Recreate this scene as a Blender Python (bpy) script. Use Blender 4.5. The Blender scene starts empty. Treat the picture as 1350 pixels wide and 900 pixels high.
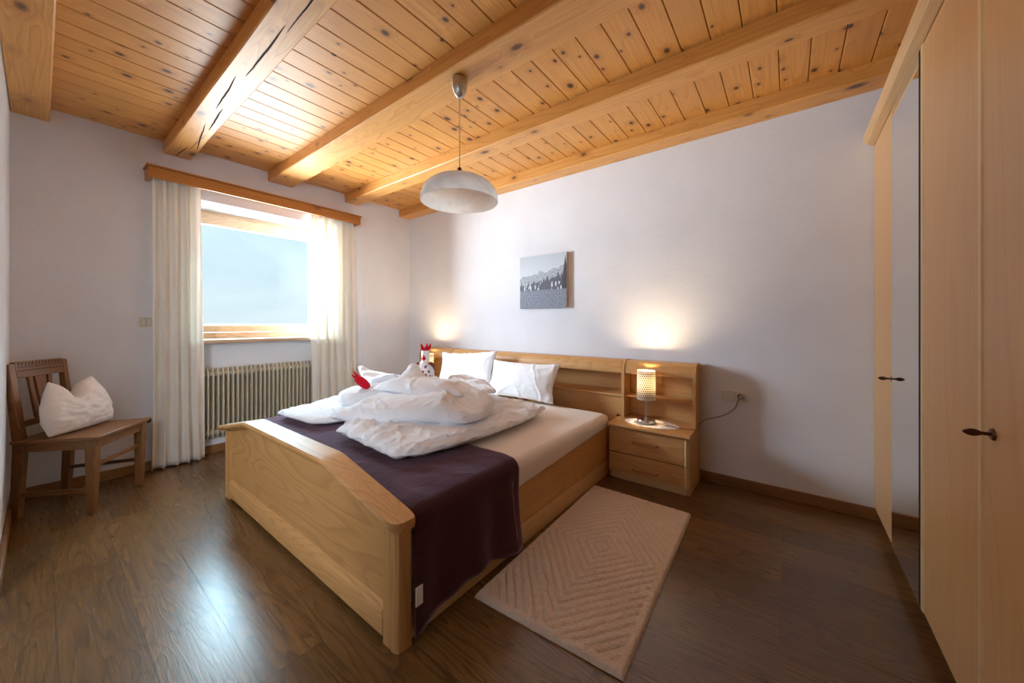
import bpy, bmesh, math, random
from mathutils import Vector, Matrix, noise
random.seed(7)
scene = bpy.context.scene
COL = scene.collection
PI = math.pi

# ------------------------------------------------------------------ materials
def srgb(r, g, b):
    def f(c):
        c /= 255.0
        return c / 12.92 if c <= 0.04045 else ((c + 0.055) / 1.055) ** 2.4
    return (f(r), f(g), f(b), 1.0)

class NT:
    """small node-tree writer"""
    def __init__(self, name):
        self.m = bpy.data.materials.new(name)
        self.m.use_nodes = True
        self.t = self.m.node_tree
        self.t.nodes.clear()
        self.out = self.n('ShaderNodeOutputMaterial')
    def n(self, kind, **kw):
        nd = self.t.nodes.new(kind)
        for k, v in kw.items():
            if k.startswith('i_'):
                nd.inputs[k[2:].replace('_', ' ')].default_value = v
            else:
                setattr(nd, k, v)
        return nd
    def l(self, a, b):
        self.t.links.new(a, b)
    def math(self, op, a, b=None, c=None, clamp=False):
        nd = self.n('ShaderNodeMath', operation=op, use_clamp=clamp)
        for i, v in enumerate((a, b, c)):
            if v is None:
                continue
            if isinstance(v, (int, float)):
                nd.inputs[i].default_value = v
            else:
                self.l(v, nd.inputs[i])
        return nd.outputs[0]
    def mix(self, fac, a, b, blend='MIX'):
        nd = self.n('ShaderNodeMix', data_type='RGBA', blend_type=blend)
        for v, s in ((fac, 0), (a, 6), (b, 7)):
            if isinstance(v, (int, float)):
                nd.inputs[s].default_value = v
            elif isinstance(v, tuple):
                nd.inputs[s].default_value = v
            else:
                self.l(v, nd.inputs[s])
        return nd.outputs[2]
    def ramp(self, fac, stops, interp='LINEAR'):
        nd = self.n('ShaderNodeValToRGB')
        nd.color_ramp.interpolation = interp
        el = nd.color_ramp.elements
        while len(el) < len(stops):
            el.new(0.5)
        for e, (p, c) in zip(el, stops):
            e.position = p
            e.color = c if isinstance(c, tuple) else (c, c, c, 1)
        self.l(fac, nd.inputs[0])
        return nd.outputs[0]
    def coord(self, scale=(1, 1, 1), loc=(0, 0, 0), rot=(0, 0, 0)):
        tc = self.n('ShaderNodeTexCoord')
        mp = self.n('ShaderNodeMapping')
        mp.inputs['Scale'].default_value = scale
        mp.inputs['Location'].default_value = loc
        mp.inputs['Rotation'].default_value = rot
        self.l(tc.outputs['Object'], mp.inputs['Vector'])
        return mp.outputs[0]
    def noise(self, vec, scale, detail=3, rough=0.5, dist=0.0):
        nd = self.n('ShaderNodeTexNoise')
        nd.inputs['Scale'].default_value = scale
        nd.inputs['Detail'].default_value = detail
        nd.inputs['Roughness'].default_value = rough
        nd.inputs['Distortion'].default_value = dist
        if vec is not None:
            self.l(vec, nd.inputs['Vector'])
        return nd.outputs[0]
    def bump(self, h, strength=0.2, dist=0.01):
        nd = self.n('ShaderNodeBump')
        nd.inputs['Strength'].default_value = strength
        nd.inputs['Distance'].default_value = dist
        self.l(h, nd.inputs['Height'])
        return nd.outputs[0]
    def principled(self, color, rough=0.5, normal=None, **kw):
        p = self.n('ShaderNodeBsdfPrincipled')
        if isinstance(color, tuple):
            p.inputs['Base Color'].default_value = color
        else:
            self.l(color, p.inputs['Base Color'])
        if isinstance(rough, (int, float)):
            p.inputs['Roughness'].default_value = rough
        else:
            self.l(rough, p.inputs['Roughness'])
        if normal is not None:
            self.l(normal, p.inputs['Normal'])
        for k, v in kw.items():
            p.inputs[k.replace('_', ' ')].default_value = v
        self.l(p.outputs[0], self.out.inputs[0])
        return p

def plain(name, col, rough=0.5, bump=None, **kw):
    t = NT(name)
    nrm = None
    c = t.coord()
    nz = t.noise(c, 9, 4)
    col2 = tuple(min(1, v * 0.93) for v in col[:3]) + (1,)
    cc = t.mix(t.ramp(nz, [(0.35, 0.0), (0.65, 1.0)]), col, col2)
    if bump:
        nrm = t.bump(t.noise(c, bump[0], 5, 0.6), bump[1], bump[2])
    t.principled(cc, rough, nrm, **kw)
    return t.m

AX = {'x': 0, 'y': 1, 'z': 2}
def wood(name, light, dark, axis='x', rings=26.0, across=5.0, along=0.55, rough=0.42, grain=0.5, seed=0.0, bump=0.12, coat=0.0):
    """veneer or solid timber: contour lines of a stretched noise field give cathedral grain, finer noise gives pores"""
    t = NT(name)
    s = [across] * 3; s[AX[axis]] = along
    v = t.coord(tuple(s), (seed, seed * 1.7, seed * .6))
    f = t.noise(v, 1.0, 1.5, 0.45, 0.25)
    w = t.math('MULTIPLY', f, rings)
    saw = t.math('FRACT', w)
    ringv = t.ramp(saw, [(0.0, 0.15), (0.55, 0.35), (0.86, 1.0), (1.0, 0.15)])
    s2 = [150.0] * 3; s2[AX[axis]] = 2.6
    fib = t.noise(t.coord(tuple(s2), (seed, 0, 0)), 1.0, 3, 0.6)
    s3 = [1.7] * 3; s3[AX[axis]] = .5
    big = t.noise(t.coord(tuple(s3), (seed, 3, 0)), 1.0, 2)
    mid = tuple((a + b) / 2 for a, b in zip(light, dark))
    c1 = t.mix(t.math('MULTIPLY', ringv, grain), light, dark)
    c2 = t.mix(t.ramp(fib, [(0.38, 0.0), (0.62, 0.28)]), c1, dark)
    c3 = t.mix(t.ramp(big, [(0.35, 0.0), (0.7, 0.45)]), c2, mid)
    h = t.math('ADD', t.math('MULTIPLY', fib, 0.6), t.math('MULTIPLY', ringv, -0.4))
    t.principled(c3, rough, t.bump(h, bump, 0.002), Coat_Weight=coat, Coat_Roughness=0.2)
    return t.m

def pine(name, light, dark, axis, plank_axis=None, pitch=0.1325, off=0.0, rough=0.45, knots=1.0, seed=0.0):
    """knotty pine: grain along `axis`; plank_axis gives every board its own shade and knots"""
    t = NT(name)
    tc = t.n('ShaderNodeTexCoord'); sx = t.n('ShaderNodeSeparateXYZ')
    t.l(tc.outputs['Object'], sx.inputs[0])
    comp = [sx.outputs[0], sx.outputs[1], sx.outputs[2]]
    pid = None
    if plank_axis:
        pid = t.math('FLOOR', t.math('DIVIDE', t.math('SUBTRACT', comp[AX[plank_axis]], off), pitch))
        wn = t.n('ShaderNodeTexWhiteNoise', noise_dimensions='1D')
        t.l(pid, wn.inputs['W'])
        rnd = wn.outputs[0]
        wn2 = t.n('ShaderNodeTexWhiteNoise', noise_dimensions='1D')
        t.l(t.math('ADD', pid, 37.3), wn2.inputs['W'])
        shift = t.math('MULTIPLY', wn2.outputs[0], 23.0)
    a = AX[axis]
    cmb = t.n('ShaderNodeCombineXYZ')
    for i in range(3):
        o = comp[i]
        if i == a and pid is not None:
            o = t.math('ADD', o, shift)
        t.l(o, cmb.inputs[i])
    base = cmb.outputs[0]
    def mapped(scale, loc=(0, 0, 0)):
        mp = t.n('ShaderNodeMapping'); mp.inputs['Scale'].default_value = scale; mp.inputs['Location'].default_value = loc
        t.l(base, mp.inputs[0]); return mp.outputs[0]
    # knots
    ks = [8.0] * 3; ks[a] = 6.0 if plank_axis else 4.2
    vor = t.n('ShaderNodeTexVoronoi', feature='F1', voronoi_dimensions='2D' if plank_axis else '3D'); vor.inputs['Scale'].default_value = 1.0
    t.l(mapped(tuple(ks), (seed, seed, seed)), vor.inputs['Vector'])
    vd = vor.outputs['Distance']
    sepc = t.n('ShaderNodeSeparateColor'); t.l(vor.outputs['Color'], sepc.inputs[0])
    present = t.math('GREATER_THAN', sepc.outputs[0], 0.34 if plank_axis else 0.25)
    size = t.math('MULTIPLY_ADD', t.math('POWER', sepc.outputs[1], 2.0), 0.13 if plank_axis else 0.16, 0.065 if plank_axis else 0.10)
    kd = t.math('DIVIDE', vd, size)
    kcore = t.math('MULTIPLY', t.ramp(kd, [(0.45, 1.0), (1.0, 0.0)]), present)
    khalo = t.math('MULTIPLY', t.ramp(t.math('MULTIPLY', kd, 0.3), [(0.15, 1.0), (0.8, 0.0)]), present)
    # grain, deflected around the knots
    gs = [7.0] * 3; gs[a] = 0.5
    f = t.noise(mapped(tuple(gs), (seed, 0, 0)), 1.0, 1.5, 0.45, 0.2)
    f = t.math('ADD', t.math('MULTIPLY', f, 16.0), t.math('MULTIPLY', khalo, 1.3))
    saw = t.math('FRACT', f)
    ringv = t.ramp(saw, [(0.0, 0.0), (0.7, 0.35), (0.9, 0.9), (1.0, 0.0)])
    fs = [120.0] * 3; fs[a] = 2.0
    fib = t.noise(mapped(tuple(fs)), 1.0, 3, 0.6)
    mid = tuple(l * .55 + d * .45 for l, d in zip(light, dark))
    col = t.mix(t.math('MULTIPLY', ringv, 0.40), light, dark)
    col = t.mix(t.ramp(fib, [(0.4, 0.0), (0.65, 0.22)]), col, dark)
    if pid is not None:
        col = t.mix(t.math('MULTIPLY', rnd, 0.55), col, mid)
    col = t.mix(t.math('MULTIPLY', khalo, 0.45 * knots), col, dark)
    col = t.mix(t.math('MULTIPLY', kcore, 0.95 * knots), col, srgb(58, 30, 12))
    h = t.math('SUBTRACT', fib, t.math('MULTIPLY', ringv, 0.5))
    t.principled(col, rough, t.bump(h, 0.12, 0.002), Coat_Weight=0.12, Coat_Roughness=0.3)
    return t.m

def floor_mat():
    t = NT('oak_laminate')
    c = t.coord()
    br = t.n('ShaderNodeTexBrick')
    br.offset = 0.37
    br.inputs['Scale'].default_value = 1.0
    br.inputs['Brick Width'].default_value = 1.28
    br.inputs['Row Height'].default_value = 0.19
    br.inputs['Mortar Size'].default_value = 0.0011
    br.inputs['Mortar Smooth'].default_value = 0.1
    br.inputs['Bias'].default_value = 0.0
    br.inputs['Color1'].default_value = (0, 0, 0, 1); br.inputs['Color2'].default_value = (1, 1, 1, 1)
    br.inputs['Mortar'].default_value = (0.5, 0.5, 0.5, 1)
    t.l(c, br.inputs['Vector'])
    sh = t.n('ShaderNodeSeparateColor'); t.l(br.outputs['Color'], sh.inputs[0])
    off = t.n('ShaderNodeCombineXYZ')
    t.l(t.math('MULTIPLY', sh.outputs[0], 9.0), off.inputs[0]); t.l(t.math('MULTIPLY', sh.outputs[0], 5.0), off.inputs[2])
    add = t.n('ShaderNodeVectorMath', operation='ADD'); t.l(c, add.inputs[0]); t.l(off.outputs[0], add.inputs[1])
    def mapped(s):
        mp = t.n('ShaderNodeMapping'); mp.inputs['Scale'].default_value = s; t.l(add.outputs[0], mp.inputs[0]); return mp.outputs[0]
    f = t.noise(mapped((1.1, 8.0, 1.0)), 1.0, 2, 0.5, 0.3)
    saw = t.math('FRACT', t.math('MULTIPLY', f, 15.0))
    ringv = t.ramp(saw, [(0.0, 0.0), (0.6, 0.4), (0.88, 1.0), (1.0, 0.0)])
    fib = t.noise(mapped((5.0, 170.0, 1.0)), 1.0, 4, 0.65)
    blot = t.noise(mapped((1.6, 4.0, 1.0)), 1.0, 3)
    A, B, Cc = srgb(140, 103, 58), srgb(68, 46, 24), srgb(105, 76, 41)
    col = t.mix(t.math('MULTIPLY', ringv, 0.8), A, B)
    col = t.mix(t.ramp(fib, [(0.40, 0.0), (0.65, 0.55)]), col, B)
    col = t.mix(t.ramp(blot, [(0.4, 0.0), (0.75, 0.5)]), col, Cc)
    col = t.mix(t.math('MULTIPLY', sh.outputs[0], 0.55), col, B)
    col = t.mix(t.math('MULTIPLY', br.outputs['Fac'], 0.65), col, srgb(40, 27, 16))
    hh = t.math('ADD', t.math('MULTIPLY', fib, 0.35), t.math('ADD', t.math('MULTIPLY', ringv, 0.10), t.math('MULTIPLY', br.outputs['Fac'], -0.8)))
    rough = t.math('MULTIPLY_ADD', fib, 0.18, 0.20)
    t.principled(col, rough, t.bump(hh, 0.5, 0.0014), Coat_Weight=0.25, Coat_Roughness=0.22)
    return t.m

def wall_mat():
    t = NT('white_plaster')
    c = t.coord()
    n1 = t.noise(c, 28, 5, 0.65); n2 = t.noise(c, 3.0, 3)
    col = t.mix(t.ramp(n2, [(0.35, 0.0), (0.7, 1.0)]), srgb(225, 228, 233), srgb(220, 222, 227))
    t.principled(col, 0.85, t.bump(n1, 0.30, 0.006))
    return t.m

def cloth(name, col, trans=0.0, weave=700, wr=(7, 0.25, 0.02), rough=0.9, sheen=0.15, sheen_tint=(1, 1, 1, 1)):
    t = NT(name)
    c = t.coord()
    n1 = t.noise(c, wr[0], 4, 0.55, 0.6)
    n2 = t.noise(c, weave, 2)
    h = t.math('ADD', n1, t.math('MULTIPLY', n2, 0.04))
    cc = t.mix(t.ramp(t.noise(c, 4, 3), [(0.35, 0.0), (0.7, 1.0)]), col, tuple(v * 0.95 for v in col[:3]) + (1,))
    nrm = t.bump(h, wr[1], wr[2])
    p = t.principled(cc, rough, nrm, Sheen_Weight=sheen, Sheen_Roughness=0.4, Sheen_Tint=sheen_tint)
    p.inputs['Specular IOR Level'].default_value = 0.15
    if trans > 0:
        tr = t.n('ShaderNodeBsdfTranslucent'); t.l(cc, tr.inputs[0]); t.l(nrm, tr.inputs['Normal'])
        mx = t.n('ShaderNodeMixShader'); mx.inputs[0].default_value = trans
        t.l(p.outputs[0], mx.inputs[1]); t.l(tr.outputs[0], mx.inputs[2]); t.l(mx.outputs[0], t.out.inputs[0])
    return t.m

def metal(name, col, rough=0.25):
    t = NT(name)
    c = t.coord((1, 1, 60))
    r = t.math('MULTIPLY_ADD', t.noise(c, 20, 2), 0.12, rough - 0.06)
    t.principled(col, r, None, Metallic=1.0)
    return t.m

OAK_L, OAK_D = srgb(212, 164, 104), srgb(160, 110, 58)
M = {}
M['wall'] = wall_mat()
M['floor'] = floor_mat()
PL, PD = srgb(218, 158, 82), srgb(162, 98, 38)
M['plank'] = pine('pine_boards', PL, PD, 'y', 'x', 0.1325, 0.1125)
for k, s in enumerate((1.3, 5.1, 9.7, 14.2, 21.9)):
    M['beam%d' % k] = pine('pine_beam', srgb(220, 162, 88), srgb(164, 102, 42), 'x', knots=0.9, seed=s)
M['crack'] = plain('dark_split', srgb(38, 22, 12), 0.9)
M['oak_x'] = wood('oak_veneer_x', OAK_L, OAK_D, 'x', seed=2.0)
M['oak_y'] = wood('oak_veneer_y', OAK_L, OAK_D, 'y', seed=5.0)
M['oak_z'] = wood('oak_veneer_z', OAK_L, OAK_D, 'z', seed=8.0)
M['oak_cath'] = wood('oak_cathedral_x', OAK_L, OAK_D, 'x', rings=20, across=3.2, along=0.75, grain=0.55, seed=11.0)
M['oak_pale'] = wood('oak_pale_y', srgb(222, 190, 138), srgb(190, 152, 100), 'y', seed=3.0)
M['oak_handle'] = wood('oak_handle_x', srgb(176, 128, 78), srgb(140, 96, 54), 'x', seed=9.0)
M['robe_z'] = wood('wardrobe_veneer', srgb(210, 168, 118), srgb(182, 138, 90), 'z', rings=22, across=4.0, along=0.35, grain=0.42, seed=4.0)
M['robe_pale'] = wood('wardrobe_edge', srgb(222, 194, 148), srgb(196, 160, 112), 'z', seed=6.0)
M['robe_crown'] = wood('wardrobe_crown', srgb(214, 176, 128), srgb(176, 134, 88), 'y', seed=16.0)
M['skirt_x'] = wood('skirting_x', srgb(150, 108, 64), srgb(110, 74, 40), 'x', seed=7.0)
M['skirt_y'] = wood('skirting_y', srgb(150, 108, 64), srgb(110, 74, 40), 'y', seed=7.0)
M['pelmet'] = pine('pelmet_pine', srgb(174, 114, 54), srgb(128, 76, 30), 'y', seed=3.3, knots=0.6)
M['sash'] = wood('window_larch_y', srgb(206, 174, 140), srgb(172, 134, 100), 'y', seed=12.0)
M['sash_z'] = wood('window_larch_z', srgb(206, 174, 140), srgb(172, 134, 100), 'z', seed=12.0)
for a in 'xyz':
    M['chair_' + a] = wood('chair_wood_' + a, srgb(146, 102, 58), srgb(92, 58, 30), a, rings=22, across=9, along=1.0, grain=0.7, seed=3.7)
M['chair_dark'] = wood('chair_dark', srgb(96, 66, 40), srgb(60, 40, 24), 'y', seed=9.1)
M['curtain'] = cloth('curtain_linen', srgb(244, 240, 232), trans=0.26, wr=(5, 0.08, 0.01))
M['sheet'] = cloth('sheet_cotton', srgb(240, 232, 222), wr=(4, 0.12, 0.02))
M['duvet'] = cloth('duvet_cotton', srgb(236, 240, 246), wr=(13, 0.55, 0.02))
M['pillow'] = cloth('pillow_cotton', srgb(242, 243, 246), wr=(6, 0.3, 0.02))
M['cushion'] = cloth('cushion_linen', srgb(240, 238, 236), wr=(8, 0.25, 0.015))
M['blanket'] = cloth('aubergine_fleece', srgb(66, 34, 35), wr=(9, 0.3, 0.02), sheen=0.75, sheen_tint=srgb(196, 166, 190))
M['rug'] = cloth('cream_tufts', srgb(238, 221, 202), weave=260, wr=(160, 0.8, 0.01), sheen=0.2)
M['chrome'] = metal('brushed_nickel', srgb(190, 186, 180), 0.28)
M['bronze'] = metal('antique_bronze', srgb(92, 68, 50), 0.35)
M['switch'] = plain('ivory_plastic', srgb(228, 224, 214), 0.45)
M['switch_in'] = plain('ivory_plastic_inner', srgb(216, 210, 196), 0.4)
M['dark'] = plain('dark_recess', srgb(30, 26, 24), 0.8)
M['grey_plug'] = plain('grey_plug', srgb(150, 146, 140), 0.5)
M['cord'] = plain('cord_brown', srgb(120, 96, 72), 0.5)
M['cord_pale'] = plain('cord_pale', srgb(205, 186, 164), 0.5)
M['doily'] = cloth('doily_crochet', srgb(244, 238, 230), weave=420, wr=(120, 0.6, 0.004))
M['rad'] = plain('radiator_enamel', srgb(206, 201, 182), 0.4)
M['white'] = plain('white_label', srgb(240, 240, 238), 0.6)
M['red'] = cloth('red_felt', srgb(196, 20, 40), wr=(60, 0.2, 0.005))
M['toy_white'] = cloth('toy_white', srgb(236, 232, 228), wr=(60, 0.2, 0.005))
M['toy_brown'] = cloth('toy_brown', srgb(120, 74, 48), wr=(60, 0.2, 0.005))

def toy_print():
    t = NT('toy_floral')
    v = t.n('ShaderNodeTexVoronoi'); v.inputs['Scale'].default_value = 38
    t.l(t.coord(), v.inputs[0])
    sp = t.n('ShaderNodeSeparateColor'); t.l(v.outputs['Color'], sp.inputs[0])
    blob = t.math('MULTIPLY', t.math('LESS_THAN', v.outputs['Distance'], 0.42), t.math('GREATER_THAN', sp.outputs[0], 0.4))
    pc = t.ramp(sp.outputs[1], [(0.0, srgb(150, 60, 70)), (0.5, srgb(110, 100, 120)), (0.8, srgb(150, 110, 80))], 'CONSTANT')
    t.principled(t.mix(blob, srgb(232, 228, 230), pc), 0.9)
    return t.m
M['toy_print'] = toy_print()

def mirror_mat():
    t = NT('mirror_glass')
    t.principled((0.86, 0.88, 0.87, 1), 0.015, None, Metallic=1.0)
    return t.m
M['mirror'] = mirror_mat()

def pane_mat():
    t = NT('window_glass')
    tr = t.n('ShaderNodeBsdfTransparent'); tr.inputs[0].default_value = (0.97, 0.985, 0.98, 1)
    gl = t.n('ShaderNodeBsdfGlossy'); gl.inputs['Roughness'].default_value = 0.01
    fr = t.n('ShaderNodeFresnel'); fr.inputs['IOR'].default_value = 1.08
    mx = t.n('ShaderNodeMixShader')
    t.l(fr.outputs[0], mx.inputs[0]); t.l(tr.outputs[0], mx.inputs[1]); t.l(gl.outputs[0], mx.inputs[2])
    t.l(mx.outputs[0], t.out.inputs[0])
    return t.m
M['pane'] = pane_mat()

def alabaster():
    t = NT('alabaster_glass')
    c = t.coord()
    n = t.noise(c, 7, 4, 0.6, 1.5)
    col = t.mix(t.ramp(n, [(0.35, 0.0), (0.65, 1.0)]), srgb(252, 252, 251), srgb(236, 239, 241))
    p = t.principled(col, 0.12, None, Coat_Weight=0.5)
    tr = t.n('ShaderNodeBsdfTranslucent'); t.l(col, tr.inputs[0])
    mx = t.n('ShaderNodeMixShader'); mx.inputs[0].default_value = 0.68
    t.l(p.outputs[0], mx.inputs[1]); t.l(tr.outputs[0], mx.inputs[2]); t.l(mx.outputs[0], t.out.inputs[0])
    return t.m
M['alabaster'] = alabaster()

def shade_mat():
    """white punched lamp shade, light comes through from the bulb inside"""
    t = NT('punched_shade')
    uv = t.n('ShaderNodeUVMap')
    sx = t.n('ShaderNodeSeparateXYZ'); t.l(uv.outputs[0], sx.inputs[0])
    u = t.math('MULTIPLY', sx.outputs[0], 26.0); v = t.math('MULTIPLY', sx.outputs[1], 14.0)
    row = t.math('FLOOR', v)
    uu = t.math('FRACT', t.math('ADD', u, t.math('MULTIPLY', t.math('MODULO', row, 2.0), 0.5)))
    vv = t.math('FRACT', v)
    du = t.math('ABSOLUTE', t.math('SUBTRACT', uu, 0.5)); dv = t.math('ABSOLUTE', t.math('SUBTRACT', vv, 0.5))
    dot = t.math('LESS_THAN', t.math('ADD', t.math('MULTIPLY', du, du), t.math('MULTIPLY', dv, dv)), 0.11)
    inside = t.math('MULTIPLY', t.math('GREATER_THAN', sx.outputs[1], 0.07), t.math('LESS_THAN', sx.outputs[1], 0.93))
    dot = t.math('MULTIPLY', dot, inside)
    col = t.mix(dot, srgb(248, 244, 232), srgb(140, 128, 108))
    df = t.n('ShaderNodeBsdfDiffuse'); t.l(col, df.inputs[0])
    tr = t.n('ShaderNodeBsdfTranslucent'); t.l(t.mix(dot, srgb(206, 200, 190), srgb(84, 76, 64)), tr.inputs[0])
    mx = t.n('ShaderNodeMixShader'); mx.inputs[0].default_value = 0.48
    t.l(df.outputs[0], mx.inputs[1]); t.l(tr.outputs[0], mx.inputs[2]); t.l(mx.outputs[0], t.out.inputs[0])
    return t.m
M['shade'] = shade_mat()

def photo_mat():
    """black-and-white mountain pasture with a row of figures, drawn in object space (x 0..0.52, z 0..0.5)"""
    t = NT('photo_print')
    tc = t.n('ShaderNodeTexCoord'); sx = t.n('ShaderNodeSeparateXYZ'); t.l(tc.outputs['Object'], sx.inputs[0])
    x = t.math('DIVIDE', sx.outputs[0], 0.51); z = t.math('DIVIDE', sx.outputs[2], 0.495)
    def n1(sc, loc, det=4):
        mp = t.n('ShaderNodeMapping'); mp.inputs['Scale'].default_value = (sc, 0.0, 0.0); mp.inputs['Location'].default_value = (loc, 0, 0)
        t.l(tc.outputs['Object'], mp.inputs[0]); return t.noise(mp.outputs[0], 1.0, det, 0.6)
    nz = t.noise(tc.outputs['Object'], 60, 4)
    sky = t.ramp(z, [(0.5, srgb(206, 214, 220)), (1.0, srgb(180, 190, 198))])
    # mountains
    ridge = t.math('MULTIPLY_ADD', n1(11, 3.1), 0.34, t.math('MULTIPLY_ADD', x, 0.18, 0.42))
    mtn = t.math('LESS_THAN', z, ridge)
    mcol = t.mix(t.ramp(nz, [(0.4, 0.0), (0.6, 1.0)]), srgb(140, 146, 156), srgb(176, 182, 190))
    col = t.mix(mtn, sky, mcol)
    # dark trees
    trees = t.math('MULTIPLY_ADD', n1(34, 8.0), 0.5, t.math('MULTIPLY_ADD', x, 0.20, 0.17))
    col = t.mix(t.math('LESS_THAN', z, trees), col, t.mix(nz, srgb(60, 62, 74), srgb(96, 98, 112)))
    # tall fir at the right
    fir = t.math('LESS_THAN', t.math('ABSOLUTE', t.math('SUBTRACT', x, 0.98)), t.math('MULTIPLY', t.math('SUBTRACT', 0.95, z), 0.14))
    col = t.mix(t.math('MULTIPLY', fir, t.math('GREATER_THAN', z, 0.3)), col, srgb(48, 48, 56))
    # figures and cows: pale spots along the middle
    mp = t.n('ShaderNodeMapping'); mp.inputs['Scale'].default_value = (44, 1, 15); t.l(tc.outputs['Object'], mp.inputs[0])
    vo = t.n('ShaderNodeTexVoronoi'); vo.inputs['Scale'].default_value = 1.0; t.l(mp.outputs[0], vo.inputs[0])
    fig = t.math('MULTIPLY', t.math('LESS_THAN', vo.outputs['Distance'], 0.36), t.math('LESS_THAN', t.math('ABSOLUTE', t.math('SUBTRACT', z, 0.40)), 0.085))
    col = t.mix(fig, col, srgb(208, 212, 218))
    # pasture
    gcol = t.mix(t.ramp(nz, [(0.35, 0.0), (0.65, 1.0)]), srgb(104, 110, 124), srgb(136, 142, 156))
    col = t.mix(t.math('LESS_THAN', z, t.math('MULTIPLY_ADD', n1(9, 1.0), 0.05, 0.32)), col, gcol)
    t.principled(col, 0.6)
    return t.m
M['photo'] = photo_mat()
M['canvas_edge'] = plain('canvas_edge', srgb(186, 162, 140), 0.8)

# ------------------------------------------------------------------ mesh helpers
def link(name, bm, mats, parent=None, smooth=35, bevel=None, loc=None, rot=None, subsurf=0):
    me = bpy.data.meshes.new(name)
    bmesh.ops.recalc_face_normals(bm, faces=bm.faces)
    bm.to_mesh(me); bm.free()
    o = bpy.data.objects.new(name, me)
    COL.objects.link(o)
    for m in (mats if isinstance(mats, (list, tuple)) else [mats]):
        me.materials.append(m)
    if smooth:
        for p in me.polygons:
            p.use_smooth = True
        me.set_sharp_from_angle(angle=math.radians(smooth))
    if bevel:
        b = o.modifiers.new('bevel', 'BEVEL'); b.width = bevel; b.segments = 2; b.limit_method = 'ANGLE'; b.angle_limit = math.radians(40)
        b.harden_normals = False
    if subsurf:
        s = o.modifiers.new('sub', 'SUBSURF'); s.levels = subsurf; s.render_levels = subsurf
    if parent:
        o.parent = parent
    if loc:
        o.location = loc
    if rot:
        o.rotation_euler = rot
    return o

def new():
    return bmesh.new()

def box(bm, lo, hi, mat=0, M4=None):
    vs = [bm.verts.new((x, y, z)) for x in (lo[0], hi[0]) for y in (lo[1], hi[1]) for z in (lo[2], hi[2])]
    if M4 is not None:
        for v in vs:
            v.co = M4 @ v.co
    fs = [(0, 1, 3, 2), (4, 6, 7, 5), (0, 4, 5, 1), (2, 3, 7, 6), (0, 2, 6, 4), (1, 5, 7, 3)]
    for f in fs:
        fc = bm.faces.new([vs[i] for i in f]); fc.material_index = mat
    return vs

def prism(bm, pts, axis, a, b, mat=0):
    """polygon pts in the two other axes (in xyz order), extruded along axis from a to b"""
    i = AX[axis]
    def mk(p, t):
        c = list(p); c.insert(i, t); return bm.verts.new(c)
    A = [mk(p, a) for p in pts]; B = [mk(p, b) for p in pts]
    n = len(pts)
    f1 = bm.faces.new(A); f2 = bm.faces.new(B[::-1]); f1.material_index = f2.material_index = mat
    for k in range(n):
        f = bm.faces.new([A[k], B[k], B[(k + 1) % n], A[(k + 1) % n]]); f.material_index = mat

def hexa(bm, bot, top, mat=0):
    """tapered post: four bottom points, four top points"""
    A = [bm.verts.new(p) for p in bot]; B = [bm.verts.new(p) for p in top]
    for f in ((A[3], A[2], A[1], A[0]), tuple(B)):
        bm.faces.new(f).material_index = mat
    for k in range(4):
        bm.faces.new([A[k], A[(k + 1) % 4], B[(k + 1) % 4], B[k]]).material_index = mat

def bar(bm, p, q, w, h, up=(0, 0, 1), mat=0):
    p, q = Vector(p), Vector(q); d = (q - p).normalized(); u = Vector(up)
    s = d.cross(u).normalized(); u = s.cross(d).normalized()
    o = [s * (a * w / 2) + u * (b * h / 2) for a, b in ((-1, -1), (1, -1), (1, 1), (-1, 1))]
    hexa(bm, [p + k for k in o], [q + k for k in o], mat)

def tube(bm, pts, r, seg=10, mat=0, cap=True):
    pts = [Vector(p) for p in pts]
    n = len(pts); rs = r if isinstance(r, (list, tuple)) else [r] * n
    rings = []; ref = None
    for i in range(n):
        d = (pts[min(i + 1, n - 1)] - pts[max(i - 1, 0)]).normalized()
        if ref is None:
            ref = d.orthogonal().normalized()
        ref = (ref - d * ref.dot(d)).normalized()
        b = d.cross(ref)
        rings.append([bm.verts.new(pts[i] + (ref * math.cos(t) + b * math.sin(t)) * rs[i]) for t in [2 * PI * k / seg for k in range(seg)]])
    for i in range(n - 1):
        for k in range(seg):
            bm.faces.new([rings[i][k], rings[i][(k + 1) % seg], rings[i + 1][(k + 1) % seg], rings[i + 1][k]]).material_index = mat
    if cap:
        bm.faces.new(rings[0][::-1]).material_index = mat; bm.faces.new(rings[-1]).material_index = mat

def lathe(bm, prof, c=(0, 0, 0), seg=40, mat=0, uv=None, scale=(1, 1)):
    """prof: list of (r, z)"""
    rings = []
    for r, z in prof:
        if r < 1e-6:
            rings.append([bm.verts.new((c[0], c[1], c[2] + z))])
        else:
            rings.append([bm.verts.new((c[0] + r * scale[0] * math.cos(2 * PI * k / seg), c[1] + r * scale[1] * math.sin(2 * PI * k / seg), c[2] + z)) for k in range(seg)])
    lay = bm.loops.layers.uv.verify() if uv else None
    for i in range(len(prof) - 1):
        A, B = rings[i], rings[i + 1]
        for k in range(seg):
            k2 = (k + 1) % seg
            q = [A[k % len(A)], A[k2 % len(A)], B[k2 % len(B)], B[k % len(B)]]
            u = [(k, i), (k + 1, i), (k + 1, i + 1), (k, i + 1)]
            q2, u2 = [], []
            for a, b in zip(q, u):
                if a not in q2:
                    q2.append(a); u2.append(b)
            if len(q2) < 3:
                continue
            f = bm.faces.new(q2); f.material_index = mat
            if uv:
                for lp, (a, b) in zip(f.loops, u2):
                    lp[lay].uv = (a / seg, uv[b])

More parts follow.
